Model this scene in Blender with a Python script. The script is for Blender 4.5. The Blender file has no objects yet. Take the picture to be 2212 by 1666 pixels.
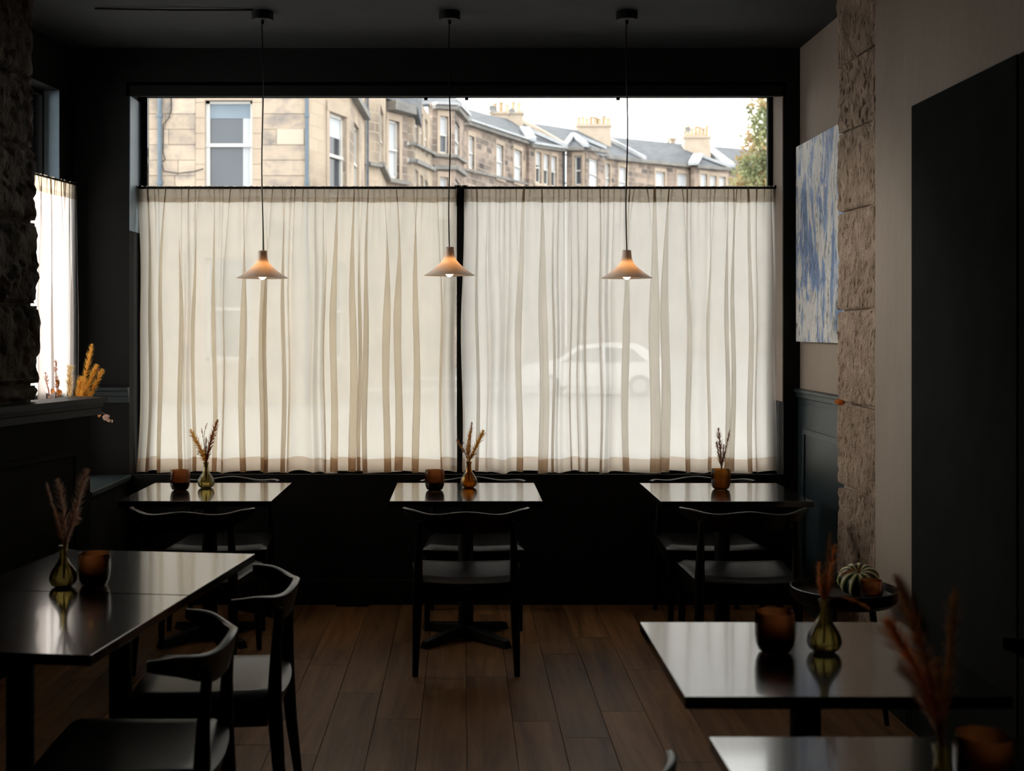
import bpy, bmesh, math, random
from mathutils import Vector, Matrix, noise
C = bpy.context.scene.collection
R = random.Random(7)

# ------------------------------------------------------------------ camera
F, CX, HZ, CAMZ = 2650.0, 1000.0, 712.0, 1.58       # focal length, vanishing point (pixels), eye height
cam_d = bpy.data.cameras.new('camera'); cam = bpy.data.objects.new('camera', cam_d); C.objects.link(cam)
bpy.context.scene.camera = cam
cam.location = (0, 0, CAMZ); cam.rotation_euler = (math.pi/2, 0, 0)
cam_d.sensor_width = 36; cam_d.sensor_fit = 'HORIZONTAL'
cam_d.lens = 36*F/2212
cam_d.shift_x = (1106-CX)/2212; cam_d.shift_y = -(833-HZ)/2212
cam_d.clip_end = 500; cam_d.clip_start = 0.05
cam_d.dof.use_dof = True; cam_d.dof.focus_distance = 6.6; cam_d.dof.aperture_fstop = 3.6

# ------------------------------------------------------------------ world: overcast sky
world = bpy.data.worlds.new('overcast_sky'); bpy.context.scene.world = world
world.use_nodes = True
bg = world.node_tree.nodes['Background']
bg.inputs[0].default_value = (1.0, 0.975, 0.95, 1); bg.inputs[1].default_value = 2.9
sun_d = bpy.data.lights.new('cloudy_sun', 'SUN'); sun_d.energy = 9.0; sun_d.angle = 0.6; sun_d.color = (1, .93, .84)
sun = bpy.data.objects.new('cloudy_sun', sun_d); C.objects.link(sun); sun.rotation_euler = Vector((-1, .22, .41)).to_track_quat('Z', 'Y').to_euler()   # low veiled sun, off to the left
sc = bpy.context.scene
sc.view_settings.view_transform = 'Standard'; sc.view_settings.look = 'None'
sc.view_settings.exposure = 0.6; sc.view_settings.gamma = 1.0; sc.view_settings.use_curve_mapping = False
sc.cycles.use_denoising = True
sc.cycles.max_bounces = 9; sc.cycles.diffuse_bounces = 5; sc.cycles.glossy_bounces = 4
sc.cycles.transmission_bounces = 6; sc.cycles.transparent_max_bounces = 16
sc.cycles.caustics_reflective = False; sc.cycles.caustics_refractive = False
sc.cycles.sample_clamp_indirect = 4.0

# ------------------------------------------------------------------ helpers
def W(px, py, d):
    return Vector(((px-CX)*d/F, d, CAMZ-(py-HZ)*d/F))

class MB:
    def __init__(s): s.v = []; s.f = []; s.uv = []; s.hasuv = False
    def add(s, vs, fs, uvs=None):
        b = len(s.v); s.v += [tuple(v) for v in vs]
        for i, f in enumerate(fs):
            s.f.append([b+k for k in f])
            s.uv.append(uvs[i] if uvs else [(0, 0)]*len(f))
        if uvs: s.hasuv = True
    def box(s, a, b):
        x0, y0, z0 = a; x1, y1, z1 = b
        s.add([(x0,y0,z0),(x1,y0,z0),(x1,y1,z0),(x0,y1,z0),(x0,y0,z1),(x1,y0,z1),(x1,y1,z1),(x0,y1,z1)],
              [(0,3,2,1),(4,5,6,7),(0,1,5,4),(1,2,6,5),(2,3,7,6),(3,0,4,7)])
    def hexa(s, p):       # eight points, bottom four then top four
        s.add(p, [(0,3,2,1),(4,5,6,7),(0,1,5,4),(1,2,6,5),(2,3,7,6),(3,0,4,7)])
    def tube(s, pts, rad, n=8, cap=True, squash=1.0):
        pts = [Vector(p) for p in pts]; m = len(pts)
        if not isinstance(rad, (list, tuple)): rad = [rad]*m
        b = len(s.v); up = Vector((0,0,1)); last = None
        for i, p in enumerate(pts):
            t = (pts[min(i+1,m-1)]-pts[max(i-1,0)]).normalized()
            if last is None:
                a = t.cross(up)
                if a.length < .05: a = t.cross(Vector((1,0,0)))
            else: a = last - t*last.dot(t)
            a.normalize(); last = a; c = t.cross(a)
            for k in range(n):
                w = 2*math.pi*k/n
                s.v.append(tuple(p + (a*math.cos(w) + c*math.sin(w)*squash)*rad[i]))
        for i in range(m-1):
            for k in range(n):
                s.f.append([b+i*n+k, b+i*n+(k+1)%n, b+(i+1)*n+(k+1)%n, b+(i+1)*n+k]); s.uv.append([(0,0)]*4)
        if cap:
            s.f.append([b+k for k in range(n)][::-1]); s.uv.append([(0,0)]*n)
            s.f.append([b+(m-1)*n+k for k in range(n)]); s.uv.append([(0,0)]*n)
    def lathe(s, prof, n=32, c=(0,0,0), rib=0, ribn=0, close=True):
        b = len(s.v)
        for r, z in prof:
            for k in range(n):
                w = 2*math.pi*k/n; rr = r*(1 + rib*math.cos(ribn*w))
                s.v.append((c[0]+rr*math.cos(w), c[1]+rr*math.sin(w), c[2]+z))
        for i in range(len(prof)-1):
            for k in range(n):
                s.f.append([b+i*n+k, b+i*n+(k+1)%n, b+(i+1)*n+(k+1)%n, b+(i+1)*n+k]); s.uv.append([(0,0)]*4)
        if close:
            s.f.append([b+k for k in range(n)][::-1]); s.uv.append([(0,0)]*n)
            m = len(prof)-1
            s.f.append([b+m*n+k for k in range(n)]); s.uv.append([(0,0)]*n)
    def mesh(s, name, mat, smooth=False, bevel=0):
        me = bpy.data.meshes.new(name); me.from_pydata(s.v, [], s.f)
        if s.hasuv:
            l = me.uv_layers.new(name='UV'); i = 0
            for poly, uv in zip(me.polygons, s.uv):
                for j, li in enumerate(poly.loop_indices): l.data[li].uv = uv[j]
        if bevel:
            bm = bmesh.new(); bm.from_mesh(me)
            bmesh.ops.bevel(bm, geom=[e for e in bm.edges if e.is_manifold and e.calc_face_angle(0) > .6], offset=bevel, segments=2, affect='EDGES', profile=.6)
            bm.to_mesh(me); bm.free()
        if mat: me.materials.append(mat)
        if smooth:
            me.polygons.foreach_set('use_smooth', [True]*len(me.polygons))
            me.set_sharp_from_angle(angle=math.radians(40))
        return me
    def obj(s, name, mat, parent=None, smooth=False, bevel=0, **tags):
        o = bpy.data.objects.new(name, s.mesh(name, mat, smooth, bevel)); C.objects.link(o)
        if parent: o.parent = parent
        for k, v in tags.items(): o[k] = v
        return o

def thing(name, label, cat, loc=(0,0,0), rz=0, group=None):
    o = bpy.data.objects.new(name, None); C.objects.link(o); o.empty_display_size = .1
    o.location = loc; o.rotation_euler = (0,0,rz); o['label'] = label; o['category'] = cat
    if group: o['group'] = group
    return o
def dup(root, loc, rz, label):
    r = root.copy(); C.objects.link(r); r.location = loc; r.rotation_euler = (0,0,rz); r['label'] = label
    for ch in list(root.children):
        c = ch.copy(); C.objects.link(c); c.parent = r
        for g in list(ch.children):
            d = g.copy(); C.objects.link(d); d.parent = c
    return r
def boxobj(name, mat, a, b, parent=None, bevel=0, **tags):
    m = MB(); m.box(a, b); return m.obj(name, mat, parent, bevel=bevel, **tags)

# ------------------------------------------------------------------ materials
def newmat(name):
    m = bpy.data.materials.new(name); m.use_nodes = True
    nt = m.node_tree; nt.nodes.clear(); out = nt.nodes.new('ShaderNodeOutputMaterial')
    return m, nt, out
def N(nt, t, **kw):
    n = nt.nodes.new(t)
    for k, v in kw.items():
        if hasattr(n, k): setattr(n, k, v)
    return n
def mapped(nt, scale, coord='Object', rot=(0,0,0)):
    tc = N(nt, 'ShaderNodeTexCoord'); mp = N(nt, 'ShaderNodeMapping'); mp.inputs['Scale'].default_value = scale
    mp.inputs['Rotation'].default_value = rot
    nt.links.new(tc.outputs[coord], mp.inputs[0]); return mp.outputs[0]
def ramp(nt, fac, stops):
    r = N(nt, 'ShaderNodeValToRGB'); e = r.color_ramp.elements
    while len(e) > 1: e.remove(e[-1])
    e[0].position = stops[0][0]; e[0].color = (*stops[0][1], 1)
    for p, c in stops[1:]:
        q = e.new(p); q.color = (*c, 1)
    nt.links.new(fac, r.inputs[0]); return r.outputs[0]
def pmat(name, cols, rough=.5, scale=(8,8,8), detail=4, bump=0, bscale=None, spec=.5, metal=0, coat=0, coatr=.1, coord='Object', rvar=0, nr=.6, bdist=.01, randobj=0, sheen=0):
    m, nt, out = newmat(name); p = N(nt, 'ShaderNodeBsdfPrincipled'); nt.links.new(p.outputs[0], out.inputs[0])
    v = mapped(nt, scale, coord)
    nz = N(nt, 'ShaderNodeTexNoise'); nz.inputs['Scale'].default_value = 1; nz.inputs['Detail'].default_value = detail; nz.inputs['Roughness'].default_value = nr
    nt.links.new(v, nz.inputs['Vector'])
    st = [(.3+.4*i/max(1,len(cols)-1), c) for i, c in enumerate(cols)]
    col = ramp(nt, nz.outputs['Fac'], st)
    if randobj:
        oi = N(nt, 'ShaderNodeObjectInfo'); mr = N(nt, 'ShaderNodeMapRange')
        mr.inputs['To Min'].default_value = 1-randobj; mr.inputs['To Max'].default_value = 1+randobj
        nt.links.new(oi.outputs['Random'], mr.inputs[0])
        hs = N(nt, 'ShaderNodeHueSaturation'); nt.links.new(mr.outputs[0], hs.inputs['Value']); nt.links.new(col, hs.inputs['Color'])
        col = hs.outputs[0]
    nt.links.new(col, p.inputs['Base Color'])
    p.inputs['Roughness'].default_value = rough; p.inputs['Metallic'].default_value = metal
    p.inputs['Specular IOR Level'].default_value = spec
    p.inputs['Coat Weight'].default_value = coat; p.inputs['Coat Roughness'].default_value = coatr
    if sheen: p.inputs['Sheen Weight'].default_value = sheen
    if rvar:
        mr = N(nt, 'ShaderNodeMapRange'); mr.inputs['To Min'].default_value = rough-rvar; mr.inputs['To Max'].default_value = rough+rvar
        nt.links.new(nz.outputs['Fac'], mr.inputs[0]); nt.links.new(mr.outputs[0], p.inputs['Roughness'])
    if bump:
        nb = N(nt, 'ShaderNodeTexNoise'); nb.inputs['Scale'].default_value = 1; nb.inputs['Detail'].default_value = 6
        nt.links.new(mapped(nt, bscale or scale, coord), nb.inputs['Vector'])
        bp = N(nt, 'ShaderNodeBump'); bp.inputs['Strength'].default_value = bump; bp.inputs['Distance'].default_value = bdist
        nt.links.new(nb.outputs['Fac'], bp.inputs['Height']); nt.links.new(bp.outputs[0], p.inputs['Normal'])
    return m

M = {}
DK = .70
def dk(cols): return [tuple(k*DK for k in c) for c in cols]
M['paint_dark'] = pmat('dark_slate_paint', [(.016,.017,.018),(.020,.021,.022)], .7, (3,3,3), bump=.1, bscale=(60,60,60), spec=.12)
M['teal'] = pmat('dark_teal_gloss_paint', [(.024,.040,.047),(.030,.048,.056)], .4, (3,3,3), bump=.05, bscale=(40,40,40), spec=.3)
M['reveal'] = pmat('skylit_reveal_paint', [(.36,.50,.62),(.42,.56,.68)], .5, (3,3,8), spec=.3)  # dark teal reveals, with daylight put into the colour as pale blue
M['ceiling'] = pmat('charcoal_ceiling_paint', [(.030,.033,.036),(.038,.041,.044)], .8, (2,2,2), bump=.2, bscale=(9,9,9), spec=.15)
M['plaster'] = pmat('taupe_plaster', [(.40,.335,.28),(.46,.39,.33)], .8, (3,3,1.2), bump=.25, bscale=(25,25,10), spec=.2)
M['black_paint'] = pmat('black_satin_paint', [(.024,.026,.025),(.030,.032,.031)], .8, (5,5,5), spec=0)
M['black_wood'] = pmat('black_stained_wood', [(.004,.0033,.003),(.007,.0055,.005)], .32, (4,60,4), spec=.27)
M['leather'] = pmat('black_leather', [(.005,.005,.0052),(.009,.0085,.0085)], .33, (30,30,30), bump=.3, bscale=(150,150,150), bdist=.002, spec=.27)
M['iron'] = pmat('black_iron', [(.006,.006,.0065),(.010,.010,.0105)], .5, (20,20,20), spec=.3)
M['white_frame'] = pmat('white_window_paint', dk([(.72,.71,.68),(.80,.79,.76)]), .5, (2,2,2))
M['slate'] = pmat('slate_roof', dk([(.06,.07,.085),(.13,.145,.17)]), .7, (1.5,1.5,6), bump=.4, bscale=(3,3,14), bdist=.05)
M['lead'] = pmat('pale_lead_flashing', dk([(.42,.45,.49),(.54,.57,.60)]), .5, (2,2,2))
M['chimney'] = pmat('chimney_render', dk([(.56,.46,.36),(.68,.58,.47)]), .9, (1.5,1.5,1.5))
M['pot'] = pmat('clay_pot', dk([(.62,.42,.24),(.78,.62,.42)]), .8, (2,2,2), randobj=.25)
M['pipe'] = pmat('blue_grey_pipe', dk([(.10,.15,.20),(.14,.19,.25)]), .5, (3,3,3))
M['cornice'] = pmat('weathered_cornice', dk([(.17,.175,.18),(.34,.32,.29)]), .9, (1.2,1.2,3))
M['asphalt'] = pmat('asphalt', [(.16,.16,.16),(.22,.215,.21)], .9, (2,2,2))
M['paving'] = pmat('pavement', [(.34,.32,.30),(.42,.40,.37)], .9, (1,1,1))
M['brass'] = pmat('dull_metal', [(.25,.24,.22),(.3,.29,.27)], .35, metal=1)

def stone_far(name, cols, mortar):
    m, nt, out = newmat(name); p = N(nt, 'ShaderNodeBsdfPrincipled'); nt.links.new(p.outputs[0], out.inputs[0])
    tc = N(nt, 'ShaderNodeTexCoord')
    br = N(nt, 'ShaderNodeTexBrick'); nt.links.new(tc.outputs['UV'], br.inputs['Vector'])
    br.inputs['Scale'].default_value = 1; br.inputs['Brick Width'].default_value = .75; br.inputs['Row Height'].default_value = .33
    br.inputs['Mortar Size'].default_value = .02; br.inputs['Color1'].default_value = (0,0,0,1); br.inputs['Color2'].default_value = (1,1,1,1)
    br.inputs['Mortar'].default_value = (.5,.5,.5,1); br.inputs['Bias'].default_value = 0
    col = ramp(nt, br.outputs['Color'], [(i/(len(cols)-1), c) for i, c in enumerate(dk(cols))])
    nz = N(nt, 'ShaderNodeTexNoise'); nz.inputs['Scale'].default_value = .55; nz.inputs['Detail'].default_value = 6
    nt.links.new(tc.outputs['UV'], nz.inputs['Vector'])
    soot = ramp(nt, nz.outputs['Fac'], [(.36,(.36,.38,.42)),(.58,(1,1,1))])
    mx = N(nt, 'ShaderNodeMix', data_type='RGBA', blend_type='MULTIPLY'); mx.inputs[0].default_value = .8
    nt.links.new(col, mx.inputs[6]); nt.links.new(soot, mx.inputs[7])
    m2 = N(nt, 'ShaderNodeMix', data_type='RGBA'); nt.links.new(br.outputs['Fac'], m2.inputs[0])
    nt.links.new(mx.outputs[2], m2.inputs[6]); m2.inputs[7].default_value = (*[k*DK for k in mortar], 1)
    nt.links.new(m2.outputs[2], p.inputs['Base Color']); p.inputs['Roughness'].default_value = .9
    p.inputs['Specular IOR Level'].default_value = .2
    return m
M['stone_far'] = stone_far('sandstone_terrace', [(.20,.17,.155),(.42,.33,.27),(.54,.42,.345),(.33,.27,.235)], (.42,.37,.32))
M['stone_clean'] = stone_far('cleaned_sandstone', [(.54,.44,.34),(.60,.49,.38),(.55,.455,.36)], (.50,.42,.33))
M['mortar'] = pmat('lime_mortar', dk([(.46,.40,.34),(.54,.47,.40)]), .95, (3,3,3))
M['ashlar'] = pmat('ashlar_sandstone', dk([(.22,.215,.21),(.46,.39,.33),(.58,.48,.38),(.42,.36,.31),(.28,.26,.25)]), .9, (1.1,1.1,1.6), detail=7, bump=.2, bscale=(5,5,5), randobj=.14, spec=.2)
M['ashlar_pale'] = pmat('pale_dressed_stone', dk([(.48,.39,.31),(.60,.50,.40)]), .9, (1.2,1.2,1.2), randobj=.08, spec=.2)
M['render_patch'] = pmat('cream_blocked_opening', dk([(.58,.51,.42),(.62,.55,.45)]), .9, (1,1,1))

def far_glass(name, c1, c2):
    return pmat(name, dk([c1, c2]), .15, (.25,.25,.4), detail=2, spec=.6)
M['pane_dark'] = far_glass('far_window_glass', (.03,.04,.055), (.07,.085,.105))
M['pane_grey'] = far_glass('far_window_glass_grey', (.07,.085,.11), (.10,.12,.145))
M['blind_white'] = pmat('white_roller_blind', dk([(.62,.66,.72),(.70,.73,.77)]), .8, (1,1,1))
M['blind_blue'] = pmat('pale_blue_blind', dk([(.24,.31,.38),(.28,.35,.42)]), .8, (1,1,1))

# window glass
def clear_glass():
    m, nt, out = newmat('window_glass'); tr = N(nt, 'ShaderNodeBsdfTransparent'); tr.inputs[0].default_value = (.94,.955,.95,1)
    gl = N(nt, 'ShaderNodeBsdfGlossy'); gl.inputs['Roughness'].default_value = .01
    fr = N(nt, 'ShaderNodeFresnel'); fr.inputs[0].default_value = 1.45
    mx = N(nt, 'ShaderNodeMixShader'); nt.links.new(fr.outputs[0], mx.inputs[0]); nt.links.new(tr.outputs[0], mx.inputs[1]); nt.links.new(gl.outputs[0], mx.inputs[2])
    nt.links.new(mx.outputs[0], out.inputs[0]); return m
M['glass'] = clear_glass()

def voile(name, transp, tint, tcol=(1,1,1)):
    m, nt, out = newmat(name)
    v = mapped(nt, (900, 900, 900)); w = N(nt, 'ShaderNodeTexNoise'); w.inputs['Scale'].default_value = 1; w.inputs['Detail'].default_value = 1
    nt.links.new(v, w.inputs['Vector'])
    v2 = mapped(nt, (14, 14, 5)); w2 = N(nt, 'ShaderNodeTexNoise'); w2.inputs['Scale'].default_value = 1; w2.inputs['Detail'].default_value = 5
    nt.links.new(v2, w2.inputs['Vector'])
    col = ramp(nt, w2.outputs['Fac'], [(.3, tuple(c*.94 for c in tint)), (.7, tint)])
    tl = N(nt, 'ShaderNodeBsdfTranslucent'); df = N(nt, 'ShaderNodeBsdfDiffuse'); tp = N(nt, 'ShaderNodeBsdfTransparent')
    nt.links.new(col, tl.inputs[0]); nt.links.new(col, df.inputs[0]); tp.inputs[0].default_value = (*tcol, 1)
    a = N(nt, 'ShaderNodeMixShader'); a.inputs[0].default_value = .08
    nt.links.new(tl.outputs[0], a.inputs[1]); nt.links.new(df.outputs[0], a.inputs[2])
    b = N(nt, 'ShaderNodeMixShader'); b.inputs[0].default_value = transp
    nt.links.new(a.outputs[0], b.inputs[1]); nt.links.new(tp.outputs[0], b.inputs[2]); nt.links.new(b.outputs[0], out.inputs[0])
    return m
M['voile'] = voile('cotton_voile', .15, (.95,.92,.87))
M['voile_double'] = voile('cotton_voile_doubled', .05, (.74,.62,.50))
M['voile_pocket'] = voile('gathered_voile_pocket', .06, (.52,.44,.35))
M['voile_sheer'] = voile('sheer_cotton_voile', .10, (.74,.70,.69))
M['voile_sheer_double'] = voile('sheer_cotton_voile_doubled', .06, (.74,.64,.55))
M['voile_cream'] = voile('dimmed_cotton_voile', .15, (.93,.87,.77))  # voile tinted down, dimmer backlight from the facade put into the cloth colour
M['voile_cream_double'] = voile('dimmed_cotton_voile_doubled', .05, (.70,.55,.41))

def tinted(name, col, edge, diff, dfac, rough=.03):
    m, nt, out = newmat(name); tr = N(nt, 'ShaderNodeBsdfTransparent'); gl = N(nt, 'ShaderNodeBsdfGlossy'); gl.inputs['Roughness'].default_value = rough
    lw = N(nt, 'ShaderNodeLayerWeight'); lw.inputs[0].default_value = .4
    c = ramp(nt, lw.outputs['Facing'], [(.0, col), (.85, edge)]); nt.links.new(c, tr.inputs[0])
    tl = N(nt, 'ShaderNodeBsdfTranslucent')
    nz = N(nt, 'ShaderNodeTexNoise'); nz.inputs['Scale'].default_value = 1; nt.links.new(mapped(nt, (25,25,40)), nz.inputs['Vector'])
    tc2 = ramp(nt, nz.outputs['Fac'], [(.3, tuple(k*.8 for k in diff)), (.7, diff)]); nt.links.new(tc2, tl.inputs[0])
    a = N(nt, 'ShaderNodeMixShader'); a.inputs[0].default_value = dfac; nt.links.new(tr.outputs[0], a.inputs[1]); nt.links.new(tl.outputs[0], a.inputs[2])
    fr = N(nt, 'ShaderNodeFresnel'); fr.inputs[0].default_value = 1.5
    b = N(nt, 'ShaderNodeMixShader'); nt.links.new(fr.outputs[0], b.inputs[0]); nt.links.new(a.outputs[0], b.inputs[1]); nt.links.new(gl.outputs[0], b.inputs[2])
    nt.links.new(b.outputs[0], out.inputs[0]); return m
M['amber'] = tinted('amber_glass', (1,.74,.20), (.60,.28,.03), (.95,.58,.10), .25)
M['olive_glass'] = tinted('pale_olive_glass', (.95,.90,.66), (.52,.44,.20), (.85,.75,.42), .15)
M['clear_vase'] = tinted('clear_vase_glass', (.9,.92,.86), (.5,.55,.45), (.6,.65,.5), .04)
M['smoke'] = tinted('smoked_brown_glass', (.55,.36,.22), (.25,.19,.16), (.80,.42,.20), .5, .12)
M['smoke_amber'] = tinted('smoked_amber_glass', (.75,.48,.20), (.32,.20,.10), (.85,.52,.18), .45, .10)
M['wax'] = pmat('candle_wax', [(.42,.36,.30),(.5,.44,.36)], .6, (10,10,10))
M['water'] = M['clear_vase']

def pampas(name, c1, c2):
    m, nt, out = newmat(name)
    nz = N(nt, 'ShaderNodeTexNoise'); nz.inputs['Scale'].default_value = 1; nt.links.new(mapped(nt, (60,60,60)), nz.inputs['Vector'])
    col = ramp(nt, nz.outputs['Fac'], [(.3, c1), (.7, c2)])
    tl = N(nt, 'ShaderNodeBsdfTranslucent'); df = N(nt, 'ShaderNodeBsdfDiffuse'); nt.links.new(col, tl.inputs[0]); nt.links.new(col, df.inputs[0])
    a = N(nt, 'ShaderNodeMixShader'); a.inputs[0].default_value = .3; nt.links.new(tl.outputs[0], a.inputs[1]); nt.links.new(df.outputs[0], a.inputs[2])
    nt.links.new(a.outputs[0], out.inputs[0]); return m
M['gold'] = pampas('golden_grass', (.80,.46,.08), (.95,.66,.20))
M['pale_gold'] = pampas('pale_bunny_tail', (.80,.64,.38), (.92,.80,.55))
M['rust'] = pampas('rust_grass', (.80,.32,.10), (.92,.50,.20))
M['brown'] = pampas('brown_grass', (.48,.22,.08), (.62,.32,.13))
M['dusty'] = pampas('dusty_brown_grass', (.55,.36,.26), (.70,.48,.36))
M['pink'] = pampas('dusty_pink_petals', (.62,.42,.36), (.78,.58,.50))
M['berry'] = pmat('dark_berry', [(.02,.015,.02),(.04,.03,.03)], .4)
M['stem'] = pampas('dry_stem', (.40,.26,.12), (.50,.34,.17))

def wood(name, cols, rough, coat, along='Y', spec=.5, scale=1.0, randobj=.0, coatr=.12):
    m, nt, out = newmat(name); p = N(nt, 'ShaderNodeBsdfPrincipled'); nt.links.new(p.outputs[0], out.inputs[0])
    s = (22*scale, 1.6*scale, 22*scale) if along == 'Y' else (1.6*scale, 22*scale, 22*scale)
    oi = N(nt, 'ShaderNodeObjectInfo'); tc = N(nt, 'ShaderNodeTexCoord'); mp = N(nt, 'ShaderNodeMapping'); mp.inputs['Scale'].default_value = s
    nt.links.new(tc.outputs['Object'], mp.inputs[0])
    mul = N(nt, 'ShaderNodeMath', operation='MULTIPLY'); mul.inputs[1].default_value = 37; nt.links.new(oi.outputs['Random'], mul.inputs[0])
    nz = N(nt, 'ShaderNodeTexNoise', noise_dimensions='4D'); nz.inputs['Scale'].default_value = 1; nz.inputs['Detail'].default_value = 7; nz.inputs['Roughness'].default_value = .62
    nz.inputs['Distortion'].default_value = .8
    nt.links.new(mp.outputs[0], nz.inputs['Vector']); nt.links.new(mul.outputs[0], nz.inputs['W'])
    col = ramp(nt, nz.outputs['Fac'], [(.28+.44*i/(len(cols)-1), c) for i, c in enumerate(cols)])
    if randobj:
        mr = N(nt, 'ShaderNodeMapRange'); mr.inputs['To Min'].default_value = 1-randobj; mr.inputs['To Max'].default_value = 1+randobj
        nt.links.new(oi.outputs['Random'], mr.inputs[0]); hs = N(nt, 'ShaderNodeHueSaturation')
        nt.links.new(mr.outputs[0], hs.inputs['Value']); nt.links.new(col, hs.inputs['Color']); col = hs.outputs[0]
    nt.links.new(col, p.inputs['Base Color']); p.inputs['Roughness'].default_value = rough; p.inputs['Coat Weight'].default_value = coat
    p.inputs['Coat Roughness'].default_value = coatr; p.inputs['Specular IOR Level'].default_value = spec
    bp = N(nt, 'ShaderNodeBump'); bp.inputs['Strength'].default_value = .12; bp.inputs['Distance'].default_value = .002
    nt.links.new(nz.outputs['Fac'], bp.inputs['Height']); nt.links.new(bp.outputs[0], p.inputs['Normal'])
    return m
M['plank'] = wood('walnut_floor_plank', [(.11,.045,.015),(.30,.145,.055),(.45,.24,.105)], .5, 0, 'Y', .22, .6, .22)
M['tabletop'] = wood('dark_walnut_tabletop', [(.006,.004,.0035),(.012,.0075,.006),(.018,.011,.009)], .16, .5, 'X', .6, 1.0, 0, .07)

def rough_stone(name, cols):
    m, nt, out = newmat(name); p = N(nt, 'ShaderNodeBsdfPrincipled'); nt.links.new(p.outputs[0], out.inputs[0])
    nz = N(nt, 'ShaderNodeTexNoise'); nz.inputs['Scale'].default_value = 1; nz.inputs['Detail'].default_value = 8; nt.links.new(mapped(nt, (9,9,9)), nz.inputs['Vector'])
    col = ramp(nt, nz.outputs['Fac'], [(.3, cols[0]), (.5, cols[1]), (.7, cols[2])])
    oi = N(nt, 'ShaderNodeObjectInfo'); mr = N(nt, 'ShaderNodeMapRange'); mr.inputs['To Min'].default_value = .85; mr.inputs['To Max'].default_value = 1.15
    nt.links.new(oi.outputs['Random'], mr.inputs[0]); hs = N(nt, 'ShaderNodeHueSaturation'); nt.links.new(mr.outputs[0], hs.inputs['Value']); nt.links.new(col, hs.inputs['Color'])
    nt.links.new(hs.outputs[0], p.inputs['Base Color']); p.inputs['Roughness'].default_value = .9; p.inputs['Specular IOR Level'].default_value = .2
    vo = N(nt, 'ShaderNodeTexNoise'); vo.inputs['Scale'].default_value = 1; vo.inputs['Detail'].default_value = 5; vo.inputs['Roughness'].default_value = .65
    nt.links.new(mapped(nt, (48,48,26)), vo.inputs['Vector'])
    bp = N(nt, 'ShaderNodeBump'); bp.inputs['Strength'].default_value = 1.0; bp.inputs['Distance'].default_value = .04
    nt.links.new(vo.outputs['Fac'], bp.inputs['Height']); nt.links.new(bp.outputs[0], p.inputs['Normal'])
    return m
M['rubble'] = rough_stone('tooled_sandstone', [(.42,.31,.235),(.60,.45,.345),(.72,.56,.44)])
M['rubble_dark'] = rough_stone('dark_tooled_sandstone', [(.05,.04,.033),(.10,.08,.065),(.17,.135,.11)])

# ================================================================== ROOM SHELL
CEIL = 3.20; WY = 7.06; XR = 1.94; XP = 1.78
floor = boxobj('floor', M['black_paint'], (-3.6,-1.3,-.12), (2.3,WY+.02,-.012), kind='structure')
pw = .185
protos = {}
col_i = 0; x = -3.5
while x < 2.2:
    y = -1.3 - R.random()*1.1
    while y < WY-.02:
        L = 1.22
        y0 = max(y, -1.29); y1 = min(y+L, WY-.02)
        if y1-y0 > .06:
            key = round(y1-y0, 3)
            if key not in protos:
                m = MB(); m.box((.001,.0,0), (pw-.001, y1-y0-.002, .012)); protos[key] = m.mesh('plank', M['plank'], bevel=.0012)
            o = bpy.data.objects.new('plank', protos[key]); C.objects.link(o); o.parent = floor; o.location = (x, y0, -.012)
        y += L
    x += pw
boxobj('ceiling', M['ceiling'], (-3.7,-1.3,CEIL), (2.4,WY+.35,CEIL+.15), kind='structure')
# window wall (far end of the room)
OX0, OX1, OZ0, OZ1 = -1.920, 1.845, .715, 2.985
wf = MB()
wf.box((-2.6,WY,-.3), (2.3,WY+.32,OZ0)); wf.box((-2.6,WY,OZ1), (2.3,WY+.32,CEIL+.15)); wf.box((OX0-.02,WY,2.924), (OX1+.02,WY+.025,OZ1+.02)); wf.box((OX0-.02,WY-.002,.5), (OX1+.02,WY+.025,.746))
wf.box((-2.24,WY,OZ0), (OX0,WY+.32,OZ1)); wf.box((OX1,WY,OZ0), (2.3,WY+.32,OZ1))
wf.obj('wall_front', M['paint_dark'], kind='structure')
m = MB(); m.box((OX0-.001,WY+.001,2.15), (OX0+.006,WY+.228,OZ1-.06)); m.obj('trim_1', M['reveal'], kind='structure')  # pale only above the curtain top, lit part of the jamb painted in
m = MB(); m.box((OX1-.006,WY+.001,OZ0+.45), (OX1+.001,WY+.215,OZ1-.001)); m.obj('trim_2', M['plaster'], kind='structure')
# sill board
boxobj('trim_3', M['black_paint'], (OX0+.01,WY+.026,OZ0-.03), (OX1-.01,WY+.2,OZ0+.002), kind='structure')

# main window: steel frame, transom and centre post
win = thing('window_1', 'wide shop window', 'window'); del win['label']; del win['category']; win['kind'] = 'structure'
GY = WY+.262
for a, b in (((OX0,GY-.03,OZ0),(OX0+.038,GY+.03,OZ1)), ((OX1-.025,GY-.03,OZ0),(OX1,GY+.03,OZ1)),
             ((OX0,GY-.03,OZ0),(OX1,GY+.03,OZ0+.05)), ((OX0,GY-.03,OZ1-.018),(OX1,GY+.03,OZ1))):
    boxobj('frame', M['black_paint'], a, b, win)
boxobj('transom', M['black_paint'], (OX0+.04,GY-.015,2.405), (OX1-.02,GY+.015,2.425), win)
boxobj('mullion', M['black_paint'], (-.037,GY-.035,OZ0+.04), (.010,GY+.02,2.41), win)
for px in (920, 1008, 1335):
    mm = MB(); p = W(px, 212, GY-.03); mm.box((p.x-.010,p.y-.01,p.z-.012),(p.x+.010,p.y+.01,OZ1)); mm.obj('clip', M['iron'], win)
pn = MB(); pn.box((OX0+.04,GY-.003,2.425),(OX1-.02,GY+.003,OZ1-.01)); pn.obj('upper_pane', M['glass'], win)
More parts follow.
